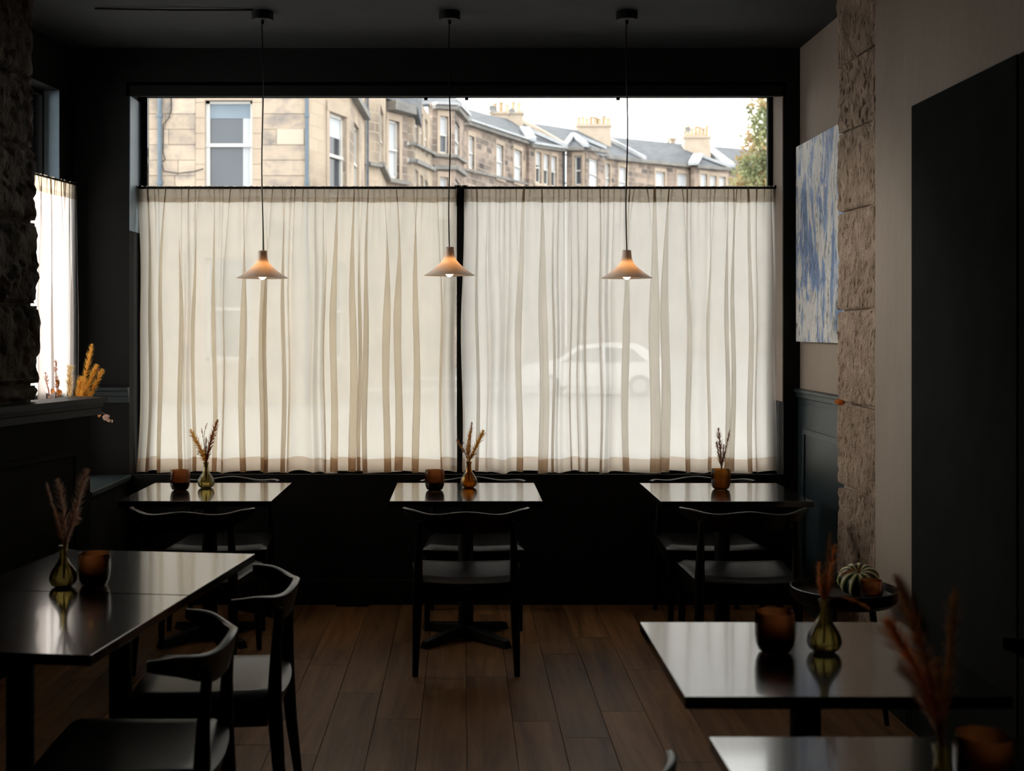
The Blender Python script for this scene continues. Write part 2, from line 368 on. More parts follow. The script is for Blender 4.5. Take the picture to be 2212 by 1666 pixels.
for a, b in ((OX0+.04,-.035),(.008,OX1-.02)):
    pn = MB(); pn.box((a,GY-.003,OZ0+.05),(b,GY+.003,2.405)); pn.obj('lower_pane', M['glass'], win)

# dado rail and panel mouldings on the window wall
def rail_profile(mb, A, B, z, n, depth=.035):
    A = Vector((*A,0)); B = Vector((*B,0)); n = Vector((*n,0))
    prof = [(0,-.085),(.010,-.085),(.012,-.05),(.022,-.045),(.024,-.02),(depth,-.015),(depth,.0),(0,.004)]
    vs = []
    for P in (A, B):
        for o, h in prof: vs.append(P+n*o+Vector((0,0,z+h)))
    k = len(prof)
    mb.add(vs, [(i, (i+1)%k, k+(i+1)%k, k+i) for i in range(k)]+[tuple(range(k))[::-1], tuple(range(k,2*k))])
m = MB(); rail_profile(m, (-2.25,WY), (OX0,WY), 1.245, (0,-1)); m.obj('trim_4', M['teal'], kind='structure')
m = MB(); rail_profile(m, (XR,WY), (XR,5.84), 1.238, (-1,0)); m.obj('trim_5', M['teal'], kind='structure')

# right wall: plaster above the dado, panelling below, then the stone pier and the plain pier
wr = MB(); wr.box((XR,5.84,-.1),(XR+.3,WY+.3,CEIL)); wr.box((XP+.001,-1.3,2.46),(XR+.3,5.30,CEIL)); wr.box((XP+.001,4.84,-.1),(XR+.3,5.30,2.46))
wr.box((XP+.04,5.30,-.1),(XR+.3,5.835,CEIL))
wall_right = wr.obj('wall_right', M['plaster'], kind='structure')
m = MB(); m.box((XR-.012,5.84,0),(XR,WY,1.16)); lower = m.obj('panelling', M['teal'], wall_right)
def panel_frame(mb, o, t, n, u0, u1, z0, z1, w=.028, d=.014):
    o = Vector(o); t = Vector(t); n = Vector(n)
    def P(u, z, k): return o+t*u+n*k+Vector((0,0,z))
    for (a, b, c, e) in ((u0,u1,z1-w,z1),(u0,u1,z0,z0+w),(u0,u0+w,z0,z1),(u1-w,u1,z0,z1)):
        mb.hexa([P(a,c,0),P(b,c,0),P(b,c,d),P(a,c,d),P(a,e,0),P(b,e,0),P(b,e,d*.5),P(a,e,d*.5)])
m = MB(); panel_frame(m, (XR-.012,WY,0), (0,-1,0), (-1,0,0), .12, 1.12, .22, 1.02); m.obj('panel_moulding', M['teal'], wall_right)
boxobj('baseboard_right', M['black_paint'], (XP-.015,4.84,0), (XP+.001,5.30,.12), kind='structure')
boxobj('baseboard_front', M['black_paint'], (-2.2,WY-.018,0), (XR-.01,WY,.14), kind='structure')
# dark panelled doors beyond the plain pier
dr = thing('door_1', 'x', 'door'); del dr['label']; del dr['category']; dr['kind'] = 'structure'
boxobj('leaf', M['black_paint'], (XP-.012,3.92,.0), (XP+.05,4.835,2.46), dr)
m = MB(); m.box((XP-.006,-1.3,0),(XP+.05,3.92,2.46))
dkw = m.obj('wall_right', M['black_paint'], kind='structure')
m = MB()
for i in range(5): panel_frame(m, (XP-.006,3.86-i*.98,0), (0,-1,0), (-1,0,0), .06, .86, .2, 2.3)
m.obj('panel_moulding', M['black_paint'], dkw)
boxobj('wall_back', M['paint_dark'], (-3.7,-1.45,-.1), (2.4,-1.3,CEIL), kind='structure')

# left wall, slightly canted, with its own window
LA = Vector((-2.25, WY, 0)); LT = Vector((-.14, -1, 0)).normalized(); LN = Vector((1, -.14, 0)).normalized()
def LP(u, z, o): return LA+LT*u+LN*o+Vector((0,0,z))
def lbox(mb, u0, u1, z0, z1, o0, o1):
    mb.hexa([LP(u0,z0,o0),LP(u0,z0,o1),LP(u1,z0,o1),LP(u1,z0,o0),LP(u0,z1,o0),LP(u0,z1,o1),LP(u1,z1,o1),LP(u1,z1,o0)])
m = MB(); th = -.30; w0, w1, wz0, wz1 = .13, 2.35, .78, 2.93  # window lengthened unseen behind the pier to light the right wall
lbox(m, -.3, w0, -.1, CEIL, 0, th); lbox(m, w1, 8.6, -.1, CEIL, 0, th); lbox(m, w0, w1, -.1, wz0, 0, th); lbox(m, w0, w1, wz1, CEIL, 0, th)
wall_left = m.obj('wall_left', M['paint_dark'], kind='structure')
m = MB(); lbox(m, w0-.0, w0+.008, wz0, wz1, -.01, th); m.obj('window_reveal', M['reveal'], wall_left)
m = MB(); rail_profile(m, LP(1.0,0,0).xy, LP(0,0,0).xy, 1.245, LN.xy); m.obj('trim_6', M['teal'], kind='structure')
w2 = thing('window_2', 'x', 'window'); del w2['label']; del w2['category']; w2['kind'] = 'structure'
for a in ((w0,w0+.03,wz0,wz1),(w1-.03,w1,wz0,wz1),(w0,w1,wz0,wz0+.05),(w0,w1,wz1-.03,wz1)):
    m = MB(); lbox(m, *a, -.10, -.14); m.obj('frame', M['black_paint'], w2)
m = MB(); lbox(m, w0+.008, w0+.035, wz0+.05, wz1, -.24, -.27); m.obj('outer_bead', M['white_frame'], w2)
m = MB(); lbox(m, w0+.03, w1-.03, wz0+.05, wz1-.03, -.118, -.122); m.obj('pane', M['glass'], w2)

# rough tooled stones
def stone(name, mat, parent, P, u0, u1, z0, z1, depth, amp, seed, nu=None, edge=.02, skew=0.0, ends=0):
    """P(u,z,o) -> world point; a block with a rough face, worn arrises"""
    du, dz = u1-u0, z1-z0; nu = nu or max(6, int(du/.009)); nz = max(6, int(dz/(.009 if nu > 50 else .02)))
    vs = []; fs = []; idx = {}
    off = Vector((seed*7.1, seed*3.3, seed*1.7))
    for j in range(nz+1):
        for i in range(nu+1):
            a, b = i/nu, j/nz; u = u0+du*a; z = z0+dz*b
            e = min(a*du, (1-a)*du, b*dz, (1-b)*dz); rd = max(0, 1-e/edge)**2*edge*.9
            p = Vector((u*9, z*9, 0))+off
            h = amp*(noise.noise(p)+.55*noise.noise(p*2.6)+.4*noise.noise(p*6.1))
            h -= amp*3.2*max(0, noise.noise(Vector((u*52, z*26, seed)))-.12)
            uu = u; zz = z + skew*(a-.5)
            if i in (0, nu): uu += ends*noise.noise(Vector((z*11, seed*5, i)))
            if ends and i not in (0, nu): uu += ends*noise.noise(Vector((z*11, seed*5, 0 if a < .5 else nu)))*max(0, 1-min(a,1-a)*4)
            vs.append(P(uu, zz, h-rd)); idx[i,j] = len(vs)-1
    n0 = len(vs)
    for j in range(nz):
        for i in range(nu): fs.append((idx[i,j], idx[i+1,j], idx[i+1,j+1], idx[i,j+1]))
    ring = [(i,0) for i in range(nu)]+[(nu,j) for j in range(nz)]+[(i,nz) for i in range(nu,0,-1)]+[(0,j) for j in range(nz,0,-1)]
    for (i,j) in ring:
        a, b = i/nu, j/nz; uu = u0+du*a
        vs.append(P(uu+(ends*noise.noise(Vector((z0*11+b*dz*11, seed*5, i)))*.8 if i in (0,nu) else 0), z0+dz*b+skew*(a-.5), -depth))
    k = len(ring)
    for q in range(k):
        a = idx[ring[q]]; b = idx[ring[(q+1)%k]]; fs.append((b, a, n0+q, n0+(q+1)%k))
    fs.append(tuple(n0+q for q in range(k))[::-1])
    m = MB(); m.add(vs, fs); return m.obj(name, mat, parent, True)
RP = lambda u, z, o: Vector((XP-o, 5.84-u, z))       # u runs towards the room from the pier's far arris
zj = [0, .42, .845, 1.237, 1.67, 2.13, 2.50, 2.82, CEIL]
for i in range(8):
    stone('stone_block', M['rubble'], wall_right, RP, 0, .545, zj[i]+.003, zj[i+1]-.003, .155, .009 if i in (0,1,3,4,6) else .007, i+1, edge=.009, skew=[.0,.03,-.012,.012,0,-.012,-.02,0][i], ends=.008)
m = MB(); m.box((XP+.030,5.30,0),(XP+.05,5.825,CEIL)); m.obj('mortar_bed', M['plaster'], wall_right)
m = MB(); m.tube([W(1809,868,5.80),W(1817,869,5.74)], [.014,.012], 8); m.obj('wooden_plug', M['rust'], wall_right, True)

# partition with cap rail, and the stone pier standing on it
PA = Vector((-1.905, 6.27, 0)); PT = Vector((-.25, -1, 0)).normalized(); PN = Vector((1, -.25, 0)).normalized()
def PP(u, z, o): return PA+PT*u+PN*o+Vector((0,0,z))
def pbox(mb, u0, u1, z0, z1, o0, o1):
    mb.hexa([PP(u0,z0,o0),PP(u0,z0,o1),PP(u1,z0,o1),PP(u1,z0,o0),PP(u0,z1,o0),PP(u0,z1,o1),PP(u1,z1,o1),PP(u1,z1,o0)])
part = thing('partition', 'low black panelled partition with moulded cap below the dark stone pier', 'partition')
m = MB(); pbox(m, .0, 3.4, 0, 1.17, -.12, 0); m.obj('body', M['black_paint'], part)
M['teal_black'] = pmat('teal_black_paint', [(.010,.015,.019),(.014,.020,.025)], .5, (3,3,3), spec=.1)
m = MB(); rail_profile(m, PP(-.09,0,0).xy, PP(3.4,0,0).xy, 1.225, PN.xy, .045); pbox(m, -.09, 3.4, 1.205, 1.232, -.16, .05); m.obj('cap_rail', M['teal_black'], part)
m = MB()
for i in range(3): panel_frame(m, PP(0,0,0), PT, PN, .12+i*1.05, 1.02+i*1.05, .25, .98)
m.obj('panel_moulding', M['black_paint'], part)
SP = lambda u, z, o: PP(.35+u, z, o-.05)
lz = [1.235, 1.315, 1.70, 2.10, 2.45, 2.80, CEIL]
pier = MB(); 
for_pier = [(.40+.0),]
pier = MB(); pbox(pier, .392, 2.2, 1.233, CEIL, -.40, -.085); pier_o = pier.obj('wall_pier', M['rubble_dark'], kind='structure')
offs = [.015, .0, .015, .03, .055, .045]
for i in range(6):
    u = offs[i]; n = 0
    while u < 1.7:
        L = .62+.25*R.random()
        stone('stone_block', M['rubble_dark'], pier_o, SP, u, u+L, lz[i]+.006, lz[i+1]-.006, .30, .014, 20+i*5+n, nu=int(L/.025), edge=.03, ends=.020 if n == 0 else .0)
        u += L+.012; n += 1
# low window seat in the corner behind the partition
ws = thing('window_seat', 'low dark boxed ledge in the corner behind the partition end', 'ledge')
m = MB(); m.box((-2.33,6.32,.0),(-1.93,WY-.005,.715)); m.obj('body', M['black_paint'], ws)
m = MB(); m.box((-2.35,6.30,.715),(-1.905,WY-.003,.745)); m.obj('top_board', M['teal'], ws, bevel=.004)

# ================================================================== PAINTING
def paint_mat():
    m, nt, out = newmat('blue_white_abstract_paint'); p = N(nt, 'ShaderNodeBsdfPrincipled'); nt.links.new(p.outputs[0], out.inputs[0])
    def nz(scale, d=6, r=.6, dist=0):
        n = N(nt, 'ShaderNodeTexNoise'); n.inputs['Scale'].default_value = 1; n.inputs['Detail'].default_value = d; n.inputs['Roughness'].default_value = r; n.inputs['Distortion'].default_value = dist
        nt.links.new(mapped(nt, scale), n.inputs['Vector']); return n.outputs['Fac']
    base = ramp(nt, nz((1,7,2.3), 6, .6, .6), [(.34,(.70,.73,.78)),(.48,(.92,.91,.90)),(.54,(.26,.42,.72)),(.62,(.07,.19,.52)),(.68,(.70,.76,.86))])
    dark = ramp(nt, nz((1,34,9), 8, .72, 1.5), [(.40,(.02,.03,.05)),(.46,(1,1,1))])
    wht = ramp(nt, nz((1,16,4), 8, .7, 1.0), [(.54,(0,0,0)),(.60,(1,1,1))])
    a = N(nt, 'ShaderNodeMix', data_type='RGBA', blend_type='MULTIPLY'); a.inputs[0].default_value = .85; nt.links.new(base, a.inputs[6]); nt.links.new(dark, a.inputs[7])
    b = N(nt, 'ShaderNodeMix', data_type='RGBA'); nt.links.new(wht, b.inputs[0]); nt.links.new(a.outputs[2], b.inputs[6]); b.inputs[7].default_value = (.93,.92,.91,1)
    nt.links.new(b.outputs[2], p.inputs['Base Color']); p.inputs['Roughness'].default_value = .5
    bp = N(nt, 'ShaderNodeBump'); bp.inputs['Strength'].default_value = .6; bp.inputs['Distance'].default_value = .006
    nt.links.new(nz((1,34,9), 8, .72, 1.5), bp.inputs['Height']); nt.links.new(bp.outputs[0], p.inputs['Normal'])
    return m
M['painting'] = paint_mat(); M['canvas'] = pmat('canvas_edge', [(.6,.6,.58),(.7,.69,.67)], .8)
pt = thing('painting', 'blue and white abstract canvas hanging beside the rough stone pier', 'painting')
boxobj('stretcher', M['canvas'], (1.905,5.62,1.515), (1.939,6.975,2.615), pt)
boxobj('canvas', M['painting'], (1.895,5.612,1.512), (1.905,6.98,2.618), pt)

# ================================================================== CURTAINS
def curtain(name, label, origin, t, n, width, z0, z1, seed, dens=1.0, edge_out=0.0, group='half height voile curtains', left_bow=0, right_bow=0, cloth='voile'):
    rr = random.Random(seed); o = Vector(origin); t = Vector(t); n = Vector(n)
    # bottom folds: omega pleats with overlap; top: many small gathers
    def profile(lams, amp_fn, over_fn):
        pts = []; x = 0
        for lam in lams:
            a = amp_fn(lam); ov = over_fn(lam); k = max(6, int(lam*260))
            for i in range(k):
                f = i/k; w = 2*math.pi*f
                pts.append((x+lam*f + ov*math.sin(w)*-1, a*math.cos(w)))
            x += lam
        pts.append((x, amp_fn(.1)))
        s = width/x; return [(p[0]*s, p[1]) for p in pts]
    nb = 0; lb = []
    while nb < width: l = rr.choice([.045,.06,.08,.10,.13,.16,.20])*(1/dens); lb.append(l); nb += l
    bp = profile(lb, lambda l: min(.022, .012+.06*l)*rr.uniform(.5,1.1), lambda l: l*rr.choice([.03,.10,.30,.42,.5,.55]))
    nt_ = 0; lt = []
    while nt_ < width: l = rr.uniform(.022,.05); lt.append(l); nt_ += l
    tp = profile(lt, lambda l: .007, lambda l: l*rr.uniform(.1,.4))
    NS = 760
    def samp(pr, f):
        x = f*(len(pr)-1); i = min(int(x), len(pr)-2); g = x-i
        return pr[i][0]*(1-g)+pr[i+1][0]*g, pr[i][1]*(1-g)+pr[i+1][1]*g
    B = [samp(bp, i/NS) for i in range(NS+1)]; T = [samp(tp, i/NS) for i in range(NS+1)]
    H = z1-z0; zs = [z0, z0+.04, z0+.082] + [z0+.082+(H-.082-.085)*k/15 for k in range(1,16)] + [z1-.085+.085*q for q in (.35,.7,.9,1.0)]
    def point(i, z, push=0.0):
        h = (z1-z)/H; f = min(1, (h/.45))**.6 if h > 0 else 0
        b, tpt = B[i], T[i]; s = i/NS
        x = tpt[0]*(1-f)+b[0]*f; y = tpt[1]*(1-f)+b[1]*f*(1+.3*h)
        x += .006*math.sin(9*h+s*31)*f
        x += left_bow*math.sin(math.pi*h)*max(0,1-s*12) + right_bow*math.sin(math.pi*min(1,h*1.1))*max(0,1-(1-s)*12)
        zz = z + (.006*math.sin(s*40)+.004*math.sin(s*97+seed))*f
        if h < .02: zz += .006*abs(math.sin(s*300+3*math.sin(s*41)))
        return o+t*x+n*(y+push)+Vector((0,0,zz))
    def strip(z_list, push=0.0):
        m = MB(); vs = []; fs = []
        for z in z_list:
            for i in range(NS+1): vs.append(point(i, z, push))
        k = NS+1
        for j in range(len(z_list)-1):
            for i in range(NS): fs.append((j*k+i, j*k+i+1, (j+1)*k+i+1, (j+1)*k+i))
        m.add(vs, fs); return m
    root = thing(name, label, 'curtain', group=group)
    strip(zs[2:-3]).obj('voile_panel', M[cloth], root, True)
    strip(zs[0:3]).obj('hem', M[cloth+'_double'], root, True)
    strip([z1-.085,z1-.05,z1-.02,z1+.006]).obj('rod_pocket', M['voile_pocket'], root, True)
    return root
ZR = 2.413
CY = WY+.15
curtain('curtain', 'voile half-curtain with sand hem, tinted darker for the facade behind it, hanging left of the black centre post', (-1.905,CY,0), (1,0,0), (0,-1,0), 1.865, .742, ZR, 3, 1.35, left_bow=.03, right_bow=.0, cloth='voile_cream')
curtain('curtain', 'whiter voile half-curtain, hanging right of the black centre post', (.008,CY,0), (1,0,0), (0,-1,0), 1.825, .742, ZR, 12, 1.3, left_bow=-.0)
def rod(name, label, A, B, ends):
    r = thing(name, label, 'curtain rod', group=None)
    m = MB(); m.tube([A, B], .0075, 10); m.obj('rod', M['iron'], r, True)
    for e in ends:
        m = MB(); e = Vector(e); m.tube([e+Vector((0,.07,-.03)), e+Vector((0,.03,.01)), e+Vector((0,-.012,.006))], .009, 8); m.box((e.x-.02,e.y+.05,e.z-.10),(e.x+.02,e.y+.075,e.z+.02)); m.obj('bracket', M['iron'], r)
    return r
rod('curtain_rod', 'thin black rod carrying both curtains across the wide window', (-1.91,CY,ZR), (1.85,CY,ZR), [(-1.895,CY,ZR),(-.03,CY,ZR+.0),(.012,CY,ZR+.0),(1.835,CY,ZR)])
# left window's curtain
lo = LP(.10,0,.07)
curtain('curtain', 'narrow voile half-curtain in the side window behind the dark stone pier', (lo.x,lo.y,0), LT, LN, 2.3, .80, 2.40, 21, 1.0, cloth='voile_sheer')
m = MB(); m.tube([LP(-.02,2.402,.07), LP(2.45,2.402,.07)], .006, 8); rt = thing('curtain_rod', 'short rod poking past the curtain of the side window', 'curtain rod'); m.obj('rod', M['iron'], rt, True)
m = MB(); m.tube([LP(.02,2.40,0), LP(.02,2.40,.08)], .006, 8); m.obj('bracket', M['iron'], rt, True)

# ================================================================== PENDANT LAMPS
def shade_mat():
    m, nt, out = newmat('porcelain_shade'); p = N(nt, 'ShaderNodeBsdfPrincipled'); p.inputs['Base Color'].default_value = (.60,.50,.44,1); p.inputs['Roughness'].default_value = .45
    nz = N(nt, 'ShaderNodeTexNoise'); nz.inputs['Scale'].default_value = 1; nt.links.new(mapped(nt,(20,20,20)), nz.inputs['Vector'])
    c = ramp(nt, nz.outputs['Fac'], [(.3,(.84,.77,.72)),(.7,(.88,.82,.77))]); nt.links.new(c, p.inputs['Base Color'])
    tl = N(nt, 'ShaderNodeBsdfTranslucent'); tl.inputs[0].default_value = (1,.84,.68,1)
    a = N(nt, 'ShaderNodeMixShader'); a.inputs[0].default_value = .42; nt.links.new(p.outputs[0], a.inputs[1]); nt.links.new(tl.outputs[0], a.inputs[2]); nt.links.new(a.outputs[0], out.inputs[0])
    return m
M['shade'] = shade_mat()
def emis(name, col, s):
    m, nt, out = newmat(name); e = N(nt, 'ShaderNodeEmission'); e.inputs[0].default_value = (*col,1); e.inputs[1].default_value = s; nt.links.new(e.outputs[0], out.inputs[0]); return m
M['bulb'] = emis('glowing_bulb', (1,.62,.30), 9)
def lamp(px, ytop, yrim, label):
    d = 6.26; x = (px-CX)*d/F; zr = CAMZ-(yrim-HZ)*d/F; zt = CAMZ-(ytop-HZ)*d/F; h = zt-zr
    t = thing('pendant_lamp', label, 'lamp', (x,d,zr), group='pendant lamps over the window tables')
    prof = [(.022,1.0),(.0235,.86),(.026,.70),(.034,.56),(.052,.41),(.078,.25),(.104,.115),(.131,.0)]
    m = MB(); inn = [(r-.003 if r > .03 else r-.004, z-.012 if z > .1 else z) for r, z in prof]
    full = [(r, z*h) for r, z in prof]+[(r, max(z,0)*h) for r, z in reversed(inn)]
    m.lathe(full, 48, close=False); m.obj('lamp_shade', M['shade'], t, True)
    m = MB(); m.lathe([(.001,h+.001),(.02,h+.001),(.02,h-.004),(.001,h-.004)], 20); m.obj('shade_cap', M['shade'], t, True)
    m = MB(); m.lathe([(.001,h-.005),(.016,h-.005),(.016,h-.06),(.001,h-.06)], 16); m.obj('socket', M['iron'], t, True)
    m = MB(); m.lathe([(.001,.092),(.010,.085),(.013,.06),(.021,.038),(.024,.018),(.018,.002),(.008,-.006),(.0005,-.008)], 20); m.obj('bulb', M['bulb'], t, True)
    m = MB(); seg = []
    for k in range(15):
        f = k/14; seg.append((.004*math.sin(f*9+px), .003*math.sin(f*7), h+(CEIL-zr-h-.04)*f))
    m.tube(seg, .0035, 6); m.obj('cord', M['iron'], t, True)
    m = MB(); m.lathe([(.001,CEIL-zr-.042),(.053,CEIL-zr-.042),(.055,CEIL-zr-.036),(.055,CEIL-zr-.0005),(.001,CEIL-zr-.0005)], 32); m.obj('ceiling_rose', M['paint_dark'], t, True)
    m = MB(); m.lathe([(.001,CEIL-zr-.065),(.007,CEIL-zr-.065),(.009,CEIL-zr-.042),(.001,CEIL-zr-.042)], 12); m.obj('cord_grip', M['iron'], t, True)
    ld = bpy.data.lights.new('lamp_light', 'POINT'); ld.energy = 4.2; ld.color = (1,.66,.38); ld.shadow_soft_size = .02
    lo_ = bpy.data.objects.new('lamp_light', ld); C.objects.link(lo_); lo_.parent = t; lo_.location = (0,0,.03)
lamp(567, 542, 601, 'small porcelain cone pendant hung in front of the beige left curtain')
lamp(971, 534, 595, 'small porcelain cone pendant hung next to the black centre post')
lamp(1354, 541, 601, 'small porcelain cone pendant hung in front of the whiter right curtain')
m = MB(); m.tube([Vector((-1.06,6.2,CEIL-.006)), Vector((-1.45,6.17,CEIL-.014)), Vector((-1.85,6.17,CEIL-.006))], .005, 6)
m.obj('ceiling_cable', M['iron'], None, True, label='thin dark cable running along the ceiling to the lamp over the left table', category='cable')

# ================================================================== TABLES
def make_table(label, loc, rz):
    t = thing('bistro_table', label, 'table', loc, rz, 'square dark walnut restaurant tables')
    m = MB(); m.box((-.37,-.355,.722),(.37,.355,.75)); m.obj('tabletop', M['tabletop'], t, bevel=.002)
    m = MB(); m.box((-.28,-.03,.70),(.28,.03,.722)); m.box((-.03,-.28,.70),(.03,.28,.722)); m.box((-.11,-.11,.712),(.11,.11,.7215)); m.obj('support_plate', M['iron'], t)
    m = MB(); m.lathe([(.001,.02),(.055,.02),(.055,.06),(.039,.075),(.039,.70),(.001,.70)], 24); m.obj('pedestal', M['iron'], t, True)
    for k in range(4):
        a = math.radians(45+90*k); c, s = math.cos(a), math.sin(a); m = MB()
        def Q(r, w, z): return (c*r-s*w, s*r+c*w, z)
        m.hexa([Q(.03,-.032,.02),Q(.30,-.024,.0),Q(.30,.024,.0),Q(.03,.032,.02),Q(.03,-.026,.075),Q(.29,-.018,.035),Q(.29,.018,.035),Q(.03,.026,.075)])
        m.obj('foot', M['iron'], t, bevel=.004)
    return t
def place_table(x, y, rz, label): return dup(t0, (x,y,0), rz, label)
t0 = make_table('square walnut table under the middle lamp, with an amber vase at its centre', (.015,6.285,0), 0)
place_table(-1.297, 6.285, 0, 'square walnut table by the window under the lamp on the beige curtain side')
place_table(1.325, 6.275, 0, 'square walnut table by the window in front of the whiter curtain near the painting')
TR = -.126
tdir = Vector((.126,1,0)).normalized()
c1 = Vector((-.769,4.54,0)) - tdir*.357 + Vector((-1,.126,0)).normalized()*.37
c2 = c1 - tdir*.716
place_table(c1.x, c1.y, TR, 'square walnut table beside the partition, far half of the joined pair')
place_table(c2.x, c2.y, TR, 'square walnut table beside the partition, near half of the joined pair')
place_table(.872, 3.125, 0, 'square walnut table standing alone with a smoked cup and pear-shaped vase, on the doorway side')
place_table(.872, 2.145, 0, 'square walnut table at the bottom edge of the view, holding the large blurred bouquet')

# ================================================================== CHAIRS
def make_chair(label, loc, rz):
    t = thing('dining_chair', label, 'chair', loc, rz, 'black wooden dining chairs with curved back rails')
    # seat cushion, saddle shaped
    m = MB(); nx, ny = 16, 12; vs = []; fs = []
    def hw(v): return .235+.03*v
    for j in range(ny+1):
        for i in range(nx+1):
            a = i/nx*2-1; v = j/ny; y = -.225+.455*v - .028*(1-a*a)*(1-v) + .012*(1-a*a)*v
            e = min(1-abs(a), v, 1-v); z = .442 - .012*(1-a*a)*math.sin(math.pi*v) - .022*max(0,1-e/.09)**2 + .006*a*a
            vs.append((a*hw(v), y, z))
    n0 = len(vs)
    for j in range(ny+1):
        for i in range(nx+1):
            p = vs[j*(nx+1)+i]; vs.append((p[0]*.97, p[1]*.97, .395))
    k = nx+1
    for j in range(ny):
        for i in range(nx):
            fs.append((j*k+i, j*k+i+1, (j+1)*k+i+1, (j+1)*k+i)); fs.append((n0+j*k+i, n0+(j+1)*k+i, n0+(j+1)*k+i+1, n0+j*k+i+1))
    for i in range(nx): fs.append((i, n0+i, n0+i+1, i+1)); a = ny*k+i; fs.append((a, a+1, n0+a+1, n0+a))
    for j in range(ny): a = j*k; fs.append((a, a+k, n0+a+k, n0+a)); a = j*k+nx; fs.append((a, n0+a, n0+a+k, a+k))
    m.add(vs, fs); m.obj('seat', M['leather'], t, True)
    for a, b in (((-.215,-.215),(.215,-.215)), ((-.235,.20),(.235,.20)), ((-.215,-.2),(-.238,.2)), ((.215,-.2),(.238,.2))):
        A = Vector((*a,0)); B = Vector((*b,0)); dd = (B-A).normalized(); w = Vector((-dd.y,dd.x,0))*.011; m = MB()
        z0, z1 = Vector((0,0,.335)), Vector((0,0,.397))
        m.hexa([A-w+z0,A+w+z0,B+w+z0,B-w+z0,A-w+z1,A+w+z1,B+w+z1,B-w+z1]); m.obj('seat_rail', M['black_wood'], t, bevel=.003)
    for s in (-1, 1):
        m = MB(); m.tube([(s*.232,-.262,0),(s*.226,-.235,.22),(s*.222,-.222,.40),(s*.218,-.226,.56),(s*.213,-.236,.705)], [.014,.021,.025,.018,.014], 12); m.obj('leg', M['black_wood'], t, True)
        m = MB(); m.tube([(s*.245,.225,0),(s*.240,.212,.2),(s*.236,.205,.41)], [.013,.019,.023], 12); m.obj('leg', M['black_wood'], t, True)
    # curved back rail
    m = MB(); n = 40; vs = []
    for i in range(n+1):
        f = i/n*2-1; ang = f*math.radians(78)
        x = .290*math.sin(ang)/math.sin(math.radians(78)); y = -.272 + .175*(1-math.cos(ang))/(1-math.cos(math.radians(78)))
        tx, ty = math.cos(ang), math.sin(ang); nx_, ny_ = -ty, tx
        g = abs(f); hgt = .028+.075*(1-g**2)*(1-g*.3); top = .752-.014*math.sin(math.pi*min(1,g*1.25))**2 -.004*g
        th_ = .011-.003*max(0,g-.5)
        lean = .018*hgt/.1
        for (o, h) in ((-th_,top-.004),(-th_*.4,top),(th_*.4,top),(th_,top-.004),(th_-.003,top-hgt*.5),(th_*.6,top-hgt),(-th_*.6,top-hgt),(-th_+.001,top-hgt*.5)):
            k_ = lean*(h-top)/max(hgt,.01)
            vs.append((x+nx_*(o-k_)*1, y+ny_*(o-k_), h))
    k = 8; fs = []
    for i in range(n):
        for q in range(k): fs.append((i*k+q, (i+1)*k+q, (i+1)*k+(q+1)%k, i*k+(q+1)%k))
    fs.append(tuple(range(k))); fs.append(tuple(n*k+q for q in range(k))[::-1])
    m.add(vs, fs); m.obj('back_rail', M['black_wood'], t, True)
    return t
ch = make_chair('black chair tucked under the near side of the middle window table', (.015,5.845,0), 0)
def chair(x, y, rz, label): return dup(ch, (x,y,0), math.radians(rz), label)
chair(.055, 6.655, 180, 'black chair between the middle window table and the window')
chair(-1.262, 5.845, -3, 'black chair at the near side of the window table under the beige curtain lamp')
chair(-1.30, 6.66, 181, 'black chair behind the window table holding the cup and olive vase')
chair(1.315, 5.845, -2, 'black chair at the near side of the window table by the painting')
chair(1.325, 6.665, 182, 'black chair behind the window table that holds the jar of grasses')
chair(-.825, 4.06, 93, 'black chair with a lit curved rail beside the far half of the joined tables')
chair(-.905, 3.36, 93, 'black chair beside the near half of the joined tables')
chair(1.375, 3.02, 93, 'black chair between the lone table with cup and vase and the dark doors')
chair(.105, 2.42, 20, 'black chair of which only a rail tip shows at the bottom edge')

# ================================================================== CUPS, VASES, BOUQUETS
def make_cup(label, loc, mat='smoke', wax=True, cat='candle holder', name='candle_cup'):
    t = thing(name, label, cat, loc, 0, 'smoked glass candle cups')
    m = MB(); pr = [(.001,.0),(.030,.0),(.041,.006),(.048,.022),(.051,.045),(.051,.075),(.0495,.100),(.0485,.104),(.047,.100),(.0485,.075),(.0485,.045),(.045,.024),(.038,.013),(.001,.010)]
    m.lathe(pr, 40, close=False); m.obj('cup', M[mat], t, True)
    if wax:
        m = MB(); m.lathe([(.001,.0105),(.038,.014),(.044,.024),(.0478,.042),(.0475,.044),(.001,.042)], 28, close=False); m.obj('candle', M['wax'], t, True)
        m = MB(); m.tube([(0,0,.042),(.001,0,.050),(.002,0,.054)], .0012, 5); m.obj('wick', M['iron'], t)
    return t
def at(px, py, z=.75):
    d = F*(CAMZ-z)/(py-HZ); return Vector(((px-CX)*d/F, d, z))
cu = make_cup('smoked candle cup on the window table next to the pale olive vase', at(389,1059))
def cup(px, py, label, z=.75, scale=1): 
    r = dup(cu, at(px,py,z), 0, label); r.scale = (scale,)*3; return r
cup(939, 1059, 'smoked candle cup left of the amber vase on the middle window table')
cup(1674, 1408, 'large-looking smoked candle cup beside the pear-shaped vase on the lone table')
cup(204, 1264, 'dim smoked candle cup near the vase on the joined tables')
cup(2125, 1712, 'barely lit smoked candle cup on the table at the bottom edge')
make_cup('amber-brown jar holding dried grasses on the window table by the painting', at(1557,1057), 'smoke_amber', False, 'jar', 'glass_jar')

